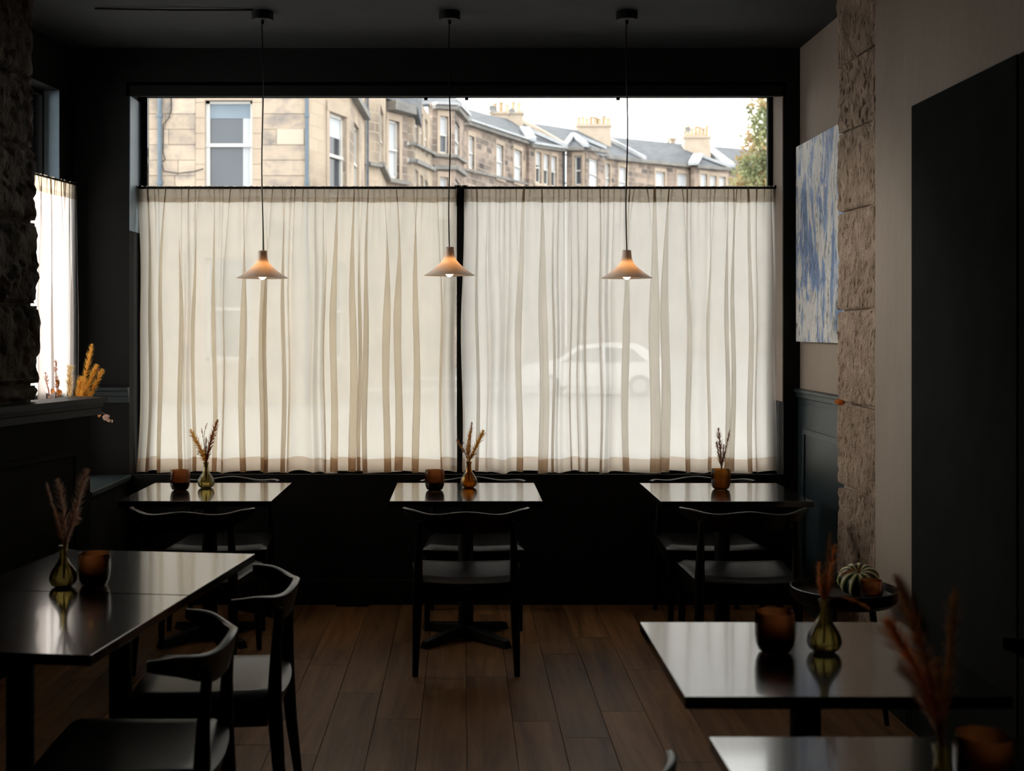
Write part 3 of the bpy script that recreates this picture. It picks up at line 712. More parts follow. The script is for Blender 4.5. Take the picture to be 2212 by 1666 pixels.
def make_vase(label, loc, mat, h=.135, group='small ribbed bud vases'):
    t = thing('bud_vase', label, 'vase', loc, 0, group)
    s = h/.135
    pr = [(.001,.0),(.024,.0),(.036,.008),(.043,.022),(.0435,.034),(.038,.050),(.028,.066),(.018,.082),(.0125,.098),(.0115,.118),(.0145,.135),(.0125,.135),(.0095,.118),(.0105,.098),(.016,.082),(.026,.066),(.036,.050),(.0412,.034),(.041,.022),(.034,.011),(.001,.006)]
    m = MB(); m.lathe([(r,z*s) for r,z in pr], 64, rib=.035, ribn=14, close=False); m.obj('glass_body', M[mat], t, True)
    return t
make_vase('amber ribbed bud vase on the middle window table', at(1013,1053), 'amber')
make_vase('pale olive bud vase beside the candle cup on the window table', at(445,1054), 'olive_glass')
v3 = make_vase('dark bud vase with a bright rim of light on the joined tables', at(137,1268), 'olive_glass')
v4 = make_vase('pear-shaped olive bud vase next to the cup on the lone table', at(1780,1408), 'olive_glass')
v5 = make_vase('bud vase holding the large blurred bouquet at the bottom edge', Vector((.80,2.05,.75)), 'olive_glass')

def bez(pts, n=16):
    pts = [Vector(p) for p in pts]; out = []
    if len(pts) == 2: return [pts[0].lerp(pts[1], i/n) for i in range(n+1)]
    for s in range(len(pts)-1):
        p0 = pts[max(s-1,0)]; p1 = pts[s]; p2 = pts[s+1]; p3 = pts[min(s+2,len(pts)-1)]
        k = max(3, n//(len(pts)-1))
        for i in range(k+(1 if s == len(pts)-2 else 0)):
            t = i/k; out.append(.5*((2*p1)+(p2-p0)*t+(2*p0-5*p1+4*p2-p3)*t*t+(3*p1-p0-3*p2+p3)*t**3))
    return out
def plume(parent, pts, r, mat, start=.3, bristle=True, dens=1.0, seed=0):
    r *= 1.6 if bristle else 1.2
    """a dried grass head: a core and hundreds of fine hairs, on a thin stem"""
    rr = random.Random(seed); path = bez(pts, 24); n = len(path)
    i0 = int(n*start); m = MB()
    m.tube(path[:i0+2], max(.0013, r*.12), 5); m.obj('stem', M['stem'], parent, True)
    head = path[i0:]; k = len(head); m = MB()
    def prof(f): return min(1,(f+.02)/.3)**.7*min(1,(1.01-f)/.22)**.6
    m.tube(head, [max(.0006, r*.15*max(.08,prof(i/(k-1)))) for i in range(k)], 7)
    L = sum((head[i+1]-head[i]).length for i in range(k-1))
    cnt = int(L/.0008*dens) if bristle else int(L/.003)
    for _ in range(cnt):
        f = rr.random(); x = f*(k-1); i = min(int(x), k-2); p = head[i].lerp(head[i+1], x-i)
        tg = (head[i+1]-head[i]).normalized(); a = Vector((rr.gauss(0,1),rr.gauss(0,1),rr.gauss(0,1))); a = (a-tg*a.dot(tg)).normalized()
        w = max(.15, prof(f)); ln = r*w*rr.uniform(.8,1.15); d = (a*.85+tg*.9).normalized()*ln*1.25; s = tg.cross(a)*r*(.09 if bristle else .25)
        b = p+a*r*w*.2
        m.add([b-s, b+s, b+d], [(0,1,2)])
    m.obj('seed_head', M[mat], parent, kind='stuff')
def bouquet(label, d, specs, group=None, berries=(), petals=(), seed=1):
    t = thing('dried_grass_bouquet', label, 'dried flowers')
    rr = random.Random(seed)
    for q, (pts, rpx, mat, start, *opt) in enumerate(specs):
        k = len(pts); dy = rr.uniform(-.03,.03)
        P = [W(x, y, d+dy*(i/(k-1))) for i, (x, y) in enumerate(pts)]
        # keep true distance: slide each point along its own height
        plume(t, P, rpx*d/F, mat, start, *(opt or [True]), seed=seed*10+q)
    for (x, y, r) in berries:
        m = MB(); p = W(x, y, d); r *= d/F; m.lathe([(r*math.sin(a), -r*math.cos(a)) for a in [0.01]+[math.pi*k/6 for k in range(1,6)]+[3.13]], 8, c=p); m.obj('berry', M['berry'], t, True)
    for (x, y, w, h, rot, mat) in petals:
        p = W(x, y, d); w *= d/F; h *= d/F; m = MB(); vs = []; c, s = math.cos(rot), math.sin(rot)
        for i in range(9):
            a = 2*math.pi*i/9; u = w*.5*math.cos(a); v = h*.5*math.sin(a)
            vs.append(p+Vector((u*c-v*s, .3*w*math.cos(2*a), u*s+v*c)))
        vs.append(p+Vector((0,-.35*w,0))); m.add(vs, [(i,(i+1)%9,9) for i in range(9)]); m.obj('petal', M[mat], t, True)
    return t
D2 = at(1013,1053).y
bouquet('gold and brown dried grasses standing in the amber vase', D2, [
    ([(1014,1040),(1013,1000),(1026,972),(1045,930)], 7.5, 'gold', .36), ([(1012,1040),(1013,1000),(1014,965),(1019,912)], 4.5, 'brown', .36),
    ([(1013,1040),(1010,1000),(1010,965),(1016,930)], 5, 'gold', .34), ([(1012,1040),(1012,1000),(1000,972),(986,950)], 3.5, 'brown', .4),
    ([(1013,1040),(1015,1000),(1012,985),(1016,960)], 4, 'gold', .3)], berries=[(1001,957,1.3),(998,964,1.5),(1000,969,1.4),(1003,973,1.5),(999,976,1.4)], seed=2)
D1 = at(445,1054).y
bouquet('feathery gold plumes and dark spikes in the pale olive vase', D1, [
    ([(445,1040),(444,1003),(436,975),(411,928)], 7, 'gold', .34), ([(445,1040),(445,1005),(440,978),(431,972),(427,982)], 4, 'pale_gold', .42),
    ([(445,1040),(446,1003),(453,962),(470,907)], 6.5, 'brown', .34), ([(445,1040),(444,1000),(440,955),(435,925)], 2.6, 'brown', .66, False),
    ([(445,1040),(446,1000),(441,945),(447,914)], 2.6, 'brown', .72, False), ([(446,1040),(446,1000),(444,975),(446,945)], 4, 'dusty', .4), ([(446,1040),(446,1000),(441,990),(436,975)], 7, 'gold', .4)],
    berries=[(460,939,1.4),(465,941,1.4),(462,948,1.5),(460,956,1.6)], seed=3)
D3 = at(1557,1057).y
bouquet('dusty brown bound grasses standing in the amber-brown jar', D3, [
    ([(1559,1050),(1559,1012),(1557,985),(1552,925)], 6, 'dusty', .32), ([(1560,1050),(1559,1012),(1566,978),(1577,928)], 3.5, 'dusty', .36),
    ([(1559,1050),(1559,1012),(1555,996),(1553,984)], 5, 'pale_gold', .45), ([(1559,1050),(1558,1012),(1551,975),(1548,955)], 3.5, 'brown', .4), ([(1560,1050),(1559,1012),(1562,990),(1563,960)], 4, 'dusty', .34)], seed=4)
D4 = at(137,1268).y
bouquet('shadowy tall pampas stems in the vase on the joined tables', D4, [
    ([(138,1250),(140,1185),(122,1120),(100,1042)], 5, 'dusty', .36), ([(138,1250),(141,1185),(138,1110),(124,1035)], 9, 'dusty', .36),
    ([(138,1250),(141,1185),(163,1100),(187,1014)], 11, 'dusty', .34), ([(138,1250),(140,1185),(155,1140),(172,1120)], 7, 'dusty', .4), ([(138,1250),(138,1185),(130,1150),(120,1105)], 6, 'brown', .4)], seed=5)
D5 = at(1780,1408).y
bouquet('rust-orange grasses leaning out of the vase on the lone table', D5, [
    ([(1780,1390),(1781,1310),(1788,1262),(1804,1176)], 11, 'rust', .42), ([(1779,1390),(1779,1310),(1771,1268),(1768,1214)], 8, 'rust', .42),
    ([(1780,1390),(1781,1310),(1786,1220),(1794,1150)], 5, 'brown', .42), ([(1780,1390),(1782,1310),(1806,1290),(1846,1298),(1880,1316)], 5, 'rust', .52),
    ([(1780,1390),(1783,1310),(1800,1262),(1822,1240),(1844,1230)], 6.5, 'rust', .62), ([(1780,1390),(1781,1310),(1780,1280),(1782,1240)], 8, 'brown', .4)], seed=6)
bouquet('large blurred pampas bouquet close to the viewer, rust heads', 2.05, [
    ([(2034,1690),(2030,1600),(1985,1460),(1912,1340)], 22, 'rust', .36), ([(2034,1690),(2033,1600),(1995,1410),(1934,1245)], 17, 'brown', .34),
    ([(2034,1690),(2036,1600),(2050,1450),(2062,1272)], 15, 'brown', .4), ([(2034,1690),(2030,1600),(1990,1500),(1942,1436)], 14, 'dusty', .36), ([(2034,1690),(2034,1600),(2030,1520),(2026,1425)], 15, 'brown', .34)], seed=7)

# tall arrangement behind the partition end
fl = W(152, 0, 6.52); fx = fl.x
tv = thing('tall_vase', 'tall clear glass vase on the ledge behind the partition end', 'vase', (fx,6.52,.745))
m = MB(); m.lathe([(.001,0),(.047,0),(.049,.006),(.049,.33),(.046,.33),(.046,.012),(.001,.010)], 32, close=False); m.obj('glass_body', M['clear_vase'], tv, True)
bouquet('golden bunny-tail and dusty pink spray rising above the partition', 6.52, [
    ([(152,1030),(152,930),(150,860),(151,790)], 8, 'pale_gold', .62), ([(154,1030),(158,930),(176,850),(199,743)], 6, 'gold', .5),
    ([(154,1030),(162,930),(185,845),(210,788)], 6, 'gold', .5), ([(154,1030),(165,930),(195,855),(222,798)], 6, 'gold', .5), ([(153,1030),(160,930),(168,860),(176,815)], 7, 'gold', .55),
    ([(152,1030),(158,930),(178,870),(186,840)], 8, 'gold', .55), ([(151,1030),(145,930),(125,860),(120,778)], 7, 'pink', .62, False), ([(151,1030),(140,930),(110,865),(98,805)], 7, 'pink', .6, False),
    ([(154,1030),(162,930),(190,885),(238,900)], 2, 'pink', .7, False), ([(151,1030),(143,940),(128,870),(126,820)], 5, 'brown', .66, False)],
    petals=[(183,888,12,14,.2,'pink'),(192,893,8,14,-.3,'pink'),(206,886,12,14,.5,'pink'),(214,896,8,12,0,'brown'),(228,902,16,12,.6,'pink'),(234,908,8,12,1.2,'dusty'),(182,870,10,6,0,'rust'),(176,914,14,9,-.7,'rust'),(124,826,9,14,.5,'brown'),(113,845,10,12,0,'rust'),(128,848,12,14,.7,'rust'),(242,910,4,7,0,'pink')], seed=8)

# small round side table with squash and cup
st = thing('side_table', 'low round black side table carrying the striped squash by the pier', 'side table', (1.545,4.98,0))
m = MB(); m.lathe([(.001,.475),(.19,.475),(.208,.492),(.212,.535),(.206,.537),(.200,.505),(.19,.497),(.001,.497)], 48, close=False); m.obj('tray_top', M['black_wood'], st, True)
for k in range(3):
    a = math.radians(90+120*k); m = MB(); m.tube([(.11*math.cos(a),.11*math.sin(a),.478),(.17*math.cos(a),.17*math.sin(a),0)], [.014,.010], 10); m.obj('leg', M['black_wood'], st, True)
def squash_mat():
    m, nt, out = newmat('striped_squash_skin'); p = N(nt, 'ShaderNodeBsdfPrincipled'); nt.links.new(p.outputs[0], out.inputs[0])
    tc = N(nt, 'ShaderNodeTexCoord'); sp = N(nt, 'ShaderNodeSeparateXYZ'); nt.links.new(tc.outputs['Object'], sp.inputs[0])
    at_ = N(nt, 'ShaderNodeMath', operation='ARCTAN2'); nt.links.new(sp.outputs[1], at_.inputs[0]); nt.links.new(sp.outputs[0], at_.inputs[1])
    mu = N(nt, 'ShaderNodeMath', operation='MULTIPLY'); mu.inputs[1].default_value = 11; nt.links.new(at_.outputs[0], mu.inputs[0])
    co = N(nt, 'ShaderNodeMath', operation='COSINE'); nt.links.new(mu.outputs[0], co.inputs[0])
    c = ramp(nt, co.outputs[0], [(.0,(.03,.05,.015)),(.12,(.45,.45,.14)),(.5,(.85,.78,.42))]); nt.links.new(c, p.inputs['Base Color']); p.inputs['Roughness'].default_value = .4
    return m
sq = thing('squash', 'green and cream striped squash on the low round black table', 'squash', (1.624,5.02,.497+.001))
m = MB(); pr = []
for k in range(17):
    a = math.pi*k/16; r = .081*math.sin(a)**.85; z = .055-.055*math.cos(a)*(1-.35*math.exp(-(r/.03)**2)); pr.append((max(r,.0008), z))
m.lathe(pr, 110, rib=.07, ribn=11, close=False); mo = m.obj('flesh', squash_mat(), sq, True); sq.rotation_euler = (math.radians(22), math.radians(-12), 0); sq.location.z += .012
m = MB(); m.tube([(0,0,.088),(.003,0,.103),(.012,.004,.114)], [.009,.006,.007], 8); m.obj('stalk', M['stem'], sq, True)
cup(1882, 1301, 'dark candle cup standing in front of the striped squash', z=.4975, scale=.85)

# ================================================================== OUTSIDE: street
GZ = -.35
boxobj('ground', M['asphalt'], (-90,WY+.4,GZ-.3), (90,140,GZ), kind='structure')
boxobj('trim_7', M['paving'], (-60,WY+.4,GZ), (60,12,GZ+.12), kind='structure')

class Seg:
    def __init__(s, px0, d0, px1, d1):
        s.A = Vector(((px0-CX)*d0/F, d0, 0)); B = Vector(((px1-CX)*d1/F, d1, 0)); s.L = (B-s.A).length
        s.t = (B-s.A).normalized(); s.n = Vector((s.t.y, -s.t.x, 0)); s.B = B
    def u(s, px):
        k = (px-CX)/F; return (s.A.x - k*s.A.y)/(k*s.t.y - s.t.x)
    def z(s, px, py):
        d = s.A.y + s.t.y*s.u(px); return CAMZ-(py-HZ)*d/F
    def P(s, u, z, o): return s.A+s.t*u+s.n*o+Vector((0,0,z))
    def box(s, mb, u0, u1, za, zb, o0, o1, ztop=None):
        """ztop(u) gives a sloping top"""
        t0 = ztop(u0) if ztop else zb; t1 = ztop(u1) if ztop else zb
        P = s.P
        v = [P(u0,za,o0),P(u1,za,o0),P(u1,za,o1),P(u0,za,o1),P(u0,t0,o0),P(u1,t1,o0),P(u1,t1,o1),P(u0,t0,o1)]
        g = s.A.x+s.A.y
        def q(u, z): return (u+g, z)
        uv = [[q(u0,za)]*4, [q(u0,t0),q(u1,t1),q(u1,t1+.1),q(u0,t0+.1)], [q(u0,za),q(u1,za),q(u1,t1),q(u0,t0)],
              [q(u1,za),q(u1+.2,za),q(u1+.2,t1),q(u1,t1)], [q(u1,za),q(u0,za),q(u0,t0),q(u1,t1)], [q(u0-.2,za),q(u0,za),q(u0,t0),q(u0-.2,t0)]]
        mb.add(v, [(0,3,2,1),(4,5,6,7),(0,1,5,4),(1,2,6,5),(2,3,7,6),(3,0,4,7)], uv)
def facade(parent, seg, z0, ztop, wins, mat, depth=.35, sur=True, panes=None):
    """wins: (u0,u1,z0,z1,pane material, blind fraction)"""
    us = sorted({0.0, seg.L} | {w[0] for w in wins} | {w[1] for w in wins})
    m = MB()
    for a, b in zip(us[:-1], us[1:]):
        if b-a < 1e-4: continue
        mid = (a+b)/2; here = sorted([w for w in wins if w[0]-1e-6 <= mid <= w[1]+1e-6], key=lambda w: w[2]); z = z0
        for w in here:
            seg.box(m, a, b, z, w[2], -depth, 0); z = w[3]
        seg.box(m, a, b, z, 0, -depth, 0, ztop=ztop)
    m.obj('wall', mat, parent)
    for w in wins:
        u0, u1, a, b = w[:4]; pm = w[4] if len(w) > 4 else 'pane_dark'; bl = w[5] if len(w) > 5 else .0
        fw = min(.09, (u1-u0)*.16); m = MB(); o0, o1 = -.20, -.10
        seg.box(m, u0, u0+fw, a, b, o0, o1); seg.box(m, u1-fw, u1, a, b, o0, o1); seg.box(m, u0, u1, a, a+fw*1.2, o0, o1); seg.box(m, u0, u1, b-fw, b, o0, o1)
        mid = (a+b)/2; seg.box(m, u0, u1, mid-.04, mid+.04, o0, o1+.03)
        wo = m.obj('sash_window', M['white_frame'], parent)
        m = MB(); seg.box(m, u0+fw, u1-fw, a+fw, b-fw, -.19, -.165); m.obj('pane', M[pm], wo)
        if bl:
            m = MB(); seg.box(m, u0+fw, u1-fw, b-fw-(b-a-2*fw)*bl, b-fw, -.166, -.150); m.obj('blind', M['blind_white'], wo)
        if sur:
            m = MB(); s_ = .16; e = .035
            seg.box(m, u0-s_, u0-.002, a-.1, b+.12, -.03, e); seg.box(m, u1+.002, u1+s_, a-.1, b+.12, -.03, e); seg.box(m, u0-s_, u1+s_, b+.002, b+.26, -.03, e+.01); seg.box(m, u0-s_-.05, u1+s_+.05, a-.18, a-.002, -.03, e+.06)
            m.obj('window_surround', M['ashlar_pale'], parent)
def winpx(seg, x0, x1, yt, yb, *r):
    u0, u1 = seg.u(x0), seg.u(x1); return (u0, u1, seg.z(x0, yb), seg.z(x0, yt), *r)
def ledge(parent, seg, px0, px1, y, hpx, mat='cornice', out=.18, name='string_course', ytop_end=None):
    z = seg.z(px0, y); zb = z-hpx*seg.A.y/F; m = MB()
    z2 = seg.z(px1, ytop_end) if ytop_end else z
    u0, u1 = seg.u(px0), seg.u(px1); P = seg.P; dz = z-zb
    m.hexa([P(u0,zb,0),P(u1,z2-dz,0),P(u1,z2-dz,out),P(u0,zb,out),P(u0,z,0),P(u1,z2,0),P(u1,z2,out),P(u0,z,out)]); m.obj(name, M[mat], parent)

# --- corner house: frontal ashlar wall built block by block
h1 = thing('corner_house', 'sandstone corner house with a large white sash window and blocked opening', 'building', (-8,32,GZ))
h1.location = (0,0,0)
s1 = Seg(200, 32, 668, 32)
m = MB(); 
W1 = winpx(s1, 443, 545, 217, 412); W1 = (W1[0], W1[1], W1[2], W1[3])
W0 = (W1[0], W1[1], .75, 3.45); WB = winpx(s1, 598, 657, 279, 313)
wins = [W1, W0]
backs = MB()
us = [0, W1[0], W1[1], s1.L]
s1.box(backs, 0, W1[0], GZ, 15, -.4, -.03); s1.box(backs, W1[1], s1.L, GZ, 15, -.4, -.03)
for a, b in ((GZ,W0[2]),(W0[3],W1[2]),(W1[3],15)): s1.box(backs, W1[0], W1[1], a, b, -.4, -.03)
backs.obj('backing_wall', M['mortar'], h1)
jw = .25
def holes(z):
    hs = []
    for w in (W0, W1):
        if w[2]-.12 < z < w[3]+.16: hs.append((w[0]-jw, w[1]+jw))
    if WB[2]-.02 < z < WB[3]+.02: hs.append((WB[0], WB[1]))
    return hs
zc = 7.205-.403*19
row = 0
while zc < 10.6:
    hs = sorted(holes(zc+.2)); spans = []; c = 0
    for a, b in hs: spans.append((c, a)); c = b
    spans.append((c, s1.L))
    for a, b in spans:
        u = a
        while u < b-.05:
            L = R.uniform(.6,1.25)
            if b-(u+L) < .35: L = b-u
            m = MB(); pr = R.uniform(0,.012); s1.box(m, u+.006, u+L-.006, max(zc,GZ)+.006, zc+.397, -.04, pr)
            if zc > GZ-.2: m.obj('stone_block', M['ashlar'], h1, bevel=.006)
            u += L
    zc += .403; row += 1
for w in (W0, W1):     # jamb and lintel stones
    z = w[2]-.12; k = 0
    while z < w[3]+.16-.05:
        hgt = .403 if z+.403 < w[3]+.16 else w[3]+.16-z
        for a, b in ((w[0]-jw, w[0]), (w[1], w[1]+jw)):
            m = MB(); s1.box(m, a+.004, b-.001, z+.004, z+hgt-.004, -.14, .018); m.obj('jamb_stone', M['ashlar_pale'], h1, bevel=.005)
        z += hgt
    m = MB(); s1.box(m, w[0]+.001, w[1]-.001, w[3], w[3]+.16, -.14, .02); m.obj('lintel', M['ashlar_pale'], h1)
    m = MB(); s1.box(m, w[0]+.001, w[1]-.001, w[2]-.12, w[2], -.14, .06); m.obj('sill', M['ashlar_pale'], h1)
    fw = .10; m = MB(); o0, o1 = -.22, -.12; mid = (w[2]+w[3])/2+.02
    s1.box(m, w[0], w[0]+fw, w[2], w[3], o0, o1); s1.box(m, w[1]-fw*.7, w[1], w[2], w[3], o0, o1); s1.box(m, w[0], w[1], w[2], w[2]+.12, o0, o1); s1.box(m, w[0], w[1], w[3]-.07, w[3], o0, o1); s1.box(m, w[0], w[1], mid-.04, mid+.045, o0, o1+.03)
    wo = m.obj('sash_window', M['white_frame'], h1)
    m = MB(); s1.box(m, w[0]+fw, w[1]-fw*.7, w[2]+.1, w[3]-.05, -.215, -.20); m.obj('pane', M['pane_grey'], wo)
    m = MB(); s1.box(m, w[0]+fw, w[1]-fw*.7, w[3]-.44, w[3]-.07, -.19, -.18); m.obj('blind', M['blind_blue'], wo)
    m = MB()
    for k in range(6): s1.box(m, w[1]-.27+k*.034, w[1]-.27+k*.034+.03, w[2]+.12, w[3]-.44, -.195+.006*(k%2), -.182+.006*(k%2))
    m.obj('net_curtain', M['blind_white'], wo)
m = MB(); s1.box(m, WB[0]+.004, WB[1]-.004, WB[2]+.004, WB[3]-.004, -.04, .03); m.obj('blocked_panel', M['render_patch'], h1, bevel=.008)
def pipe(parent, seg, px, r, z0, z1, mat='pipe', bends=()):
    u = seg.u(px); m = MB(); m.tube([seg.P(u,z0,.1), seg.P(u,(z0+z1)/2,.1), seg.P(u,z1,.1)], r, 10); m.obj('drainpipe', M[mat], parent, True)
    z = z0+.5
    while z < z1:
        m = MB(); m.tube([seg.P(u,z-.05,.1), seg.P(u,z+.05,.1)], r*1.35, 10); m.obj('pipe_collar', M[mat], parent, True); z += 1.75
pipe(h1, s1, 347, .058, GZ, 10.5)
pipe(h1, s1, 664, .05, GZ, 10.5, 'pipe')
m = MB(); m.tube([s1.P(s1.u(a), s1.z(a,b), .05) for a, b in ((370,200),(371,235),(366,255),(354,270),(353,330),(358,345),(350,352),(355,370),(385,375),(420,371),(440,365))], .012, 5); m.obj('cable', M['iron'], h1, True)
s2 = Seg(668, 32.0, 753, 34.2); s3 = Seg(753, 34.2, 787, 38.5)
facade(h1, s2, GZ, lambda u: 14.6, [winpx(s2, 710, 747, 240, 424, 'pane_dark', .25), (s2.u(710), s2.u(747), .75, 3.4)], M['stone_clean'], sur=True)
facade(h1, s3, GZ, lambda u: 14.6, [winpx(s3, 765, 776, 262, 430)], M['stone_clean'], sur=False)
for s_, a, b in ((s2,668,753),(s3,753,787)): ledge(h1, s_, a, b, HZ-(8.35-CAMZ)*F/s_.A.y, 16, 'cornice', .2, 'bay_cornice')
m = MB(); s1.box(m, 0, s1.L, 14.6, 15, -.4, .3); m.obj('cornice', M['cornice'], h1)
m = MB(); s1.box(m, 0, s1.L, 14.99, 15.3, -9, .1); m.obj('roof', M['slate'], h1)

# --- second house
h2 = thing('terraced_house', 'sandstone house with a tall white window beside its cleaned bay', 'building')
s4 = Seg(786, 41, 818, 41.6); s5 = Seg(818, 41.6, 834, 46.4); s6 = Seg(834, 46.4, 880, 47.6)
facade(h2, s4, GZ, lambda u: 12.2, [], M['stone_clean'], sur=False)
facade(h2, s5, GZ, lambda u: 12.2, [winpx(s5, 822, 829, 225, 355)], M['stone_clean'], sur=False)
facade(h2, s6, GZ, lambda u: s6.z(834,196), [winpx(s6, 839, 862, 258, 384, 'blind_white')], M['stone_far'], sur=True)
ledge(h2, s4, 792, 818, 350, 8); ledge(h2, s5, 818, 834, 350, 9, out=.2, ytop_end=383); ledge(h2, s6, 834, 880, 385, 8); ledge(h2, s6, 834, 880, 218, 20, out=.45, name='cornice')
pipe(h2, s4, 789, .05, GZ, 12, 'slate')
m = MB(); p0, p1 = s6.P(-.5, s6.z(834,216), .2), s6.P(s6.L+.4, s6.z(834,216), .2); m.hexa([p0,p1,p1+Vector((0,5,0)),p0+Vector((0,5,0)),p0+Vector((0,4.0,3)),p1+Vector((0,4.0,3)),p1+Vector((0,5,3)),p0+Vector((0,5,3))]); m.obj('roof', M['slate'], h2)

# --- third house with the big bay
h3 = thing('terraced_house', 'soot-marked sandstone house with a two storey canted bay and lead gutter', 'building')
s7 = Seg(878, 50.0, 893, 50.2); s8 = Seg(893, 50.2, 934, 57.4); s9 = Seg(934, 57.4, 982, 58.2); s10 = Seg(982, 58.2, 1003, 63.5)
facade(h3, s7, GZ, lambda u: s7.z(885,197), [], M['stone_clean'], sur=False)
w8 = [(s8.u(a), s8.u(b), s8.z(897,309), s8.z(897,223)) for a, b in ((897,904),(908,914),(918,924))]
w8 += [(w[0], w[1], s8.z(897,455), s8.z(897,364)) for w in w8]
facade(h3, s8, GZ, lambda u: s8.z(893,196), w8, M['stone_clean'], sur=False)
facade(h3, s9, GZ, lambda u: s9.z(950,224), [winpx(s9, 950, 968, 250, 331, 'pane_grey', .5), winpx(s9, 950, 968, 382, 465, 'blind_white')], M['stone_far'], sur=True)
facade(h3, s10, GZ, lambda u: s10.z(982,225), [winpx(s10, 983.5, 993, 258, 333, 'blind_white'), winpx(s10, 983.5, 993, 385, 465)], M['stone_far'], sur=False)
for s_, a, b, y0, y1, y2, y3 in ((s7,878,893,308,308,342,342), (s8,893,934,309,330,343,362), (s9,934,982,332,335,357,358), (s10,982,1003,335,349,358,374)):
    ledge(h3, s_, a, b, y0, 6, ytop_end=y1); ledge(h3, s_, a, b, y2, 9, ytop_end=y3)
ledge(h3, s9, 934, 982, 222, 5, 'lead', .35, 'gutter', 224); ledge(h3, s10, 982, 1003, 224, 6, 'lead', .35, 'gutter', 246)
ledge(h3, s9, 934, 982, 228, 8, 'cornice', .25, 'cornice', 230); ledge(h3, s10, 982, 1003, 230, 9, 'cornice', .25, 'cornice', 255)
m = MB(); q = [W(884,226,57.0), W(984,222,58.4), W(1008,244,64), W(1010,232,67), W(985,211,64), W(870,186,62)]
m.add(q+[v-Vector((0,0,.15)) for v in q], [(0,1,4,5),(1,2,3,4),(6,11,10,7),(7,10,9,8),(0,6,7,1),(1,7,8,2),(2,8,9,3),(3,9,10,4),(4,10,11,5),(5,11,6,0)]); m.obj('roof', M['slate'], h3)

def roofpatch(parent, eave, ridge, mat='slate', name='roof', th=.12):
    """eave, ridge: lists of world points"""
    m = MB(); n = len(eave); vs = list(eave)+list(ridge)
    lo_ = [v-Vector((0,0,th)) for v in vs]; vs += lo_; k = 2*n; fs = []
    for i in range(n-1): fs += [(i,i+1,n+i+1,n+i), (k+i,k+n+i,k+n+i+1,k+i+1), (i,k+i,k+i+1,i+1), (n+i,n+i+1,k+n+i+1,k+n+i)]
    fs += [(0,n,k+n,k), (n-1,k+n-1,k+2*n-1,2*n-1)]
    m.add(vs, fs); return m.obj(name, M[mat], parent)
def Wz(px, py, d): return W(px, py, d)
def chimney(parent, px0, px1, y0, y1, d, pots, pot_h, w=1.0):
    a, b = W(px0, y1, d), W(px1, y0, d); c = MB(); c.box((a.x,d,a.z-2.5),(b.x,d+w,b.z)); c.box((a.x-.08,d-.08,b.z-.18),(b.x+.08,d+w+.08,b.z)); st_ = c.obj('chimney_stack', M['chimney'], parent)
    for i in range(pots):
        f = (i+.6)/(pots+.2); x = a.x+(b.x-a.x)*f; h = pot_h*d/F*(1+.15*math.sin(i*2.3)); m = MB()
        m.lathe([(.17,0),(.13,h*.15),(.12,h*.85),(.16,h*.88),(.16,h),(.10,h),(.10,h*.6)], 10, c=(x,d+w*.5,b.z), close=False); m.obj('chimney_pot', M['pot'], st_, True)
def coping(parent, p0, p1, w, name='skew_coping', mat='lead'):
    v = (p1-p0).normalized(); s_ = v.cross(Vector((0,0,1))).normalized()*w; u = Vector((0,0,.22)); m = MB()
    m.hexa([p0-s_,p0+s_,p1+s_,p1-s_,p0-s_+u,p0+s_+u,p1+s_+u,p1-s_+u]); m.obj(name, M[mat], parent)
def aerial(parent, px, y0, y1, d):
    a, b = W(px, y1, d), W(px, y0, d); m = MB(); m.tube([a,b], .035, 5)
    for k in range(3): m.tube([b+Vector((-.45,0,-.1-.3*k)), b+Vector((.45,0,-.1-.3*k))], .025, 4)
    m.obj('aerial', M['iron'], parent)
def dish(parent, px, y, rpx, d, ):
    p = W(px, y, d); r = rpx*d/F; m = MB(); prof = [(.01,0),(.5*r,.03*r),(.8*r,.12*r),(r,.25*r),(.97*r,.27*r),(.7*r,.12*r),(.01,.04)]
    m.lathe(prof, 20, close=False); m.tube([(0,0,0),(0,.0,-.5)], .05, 6); o = m.obj('satellite_dish', M['cornice'], parent, True); o.location = p; o.rotation_euler = (math.radians(70),0,math.radians(25))

# --- crescent
h4 = thing('terraced_house', 'crescent house with three windows in a flat bay and a long slate roof', 'building')
s11 = Seg(1003, 63.8, 1143, 73.4); s12 = Seg(1143, 72.8, 1219, 76.2)
ez = lambda s, a, ya, b, yb: (lambda u: s.z(a,ya)+(s.z(b,yb)-s.z(a,ya))*u/s.L)
facade(h4, s11, GZ, ez(s11,1003,262,1143,308), [winpx(s11,1012,1024,292,364,'blind_white'), winpx(s11,1072,1087,310,382,'blind_white'), winpx(s11,1110,1127,321,391,'blind_white')], M['stone_far'])
facade(h4, s12, GZ, ez(s12,1143,312,1219,322), [winpx(s12,1157,1169,327,395,'pane_dark',.4), winpx(s12,1174,1186,332,399,'pane_dark',.5), winpx(s12,1190,1202,336,403,'pane_dark',.45)], M['stone_far'])
ledge(h4, s11, 1003, 1143, 262, 8, 'cornice', .3, 'cornice', 308); ledge(h4, s12, 1143, 1219, 312, 7, 'cornice', .3, 'cornice', 322)
ledge(h4, s11, 1003, 1143, 258, 4, 'lead', .42, 'gutter', 304); ledge(h4, s12, 1143, 1219, 307, 5, 'lead', .42, 'gutter', 319)
ledge(h4, s11, 1003, 1143, 364, 5, 'cornice', .15, 'string_course', 397)
roofpatch(h4, [W(1001,258,63.4),W(1060,281,67.5),W(1143,304,73)], [W(1006,234,70),W(1060,249,73.5),W(1119,261,78)])
roofpatch(h4, [W(1143,304,72.4),W(1222,319,76)], [W(1119,261,78),W(1124,262,79)])
coping(h4, W(1119,258,78.2), W(1222,317,76.2), .22, mat='chimney')
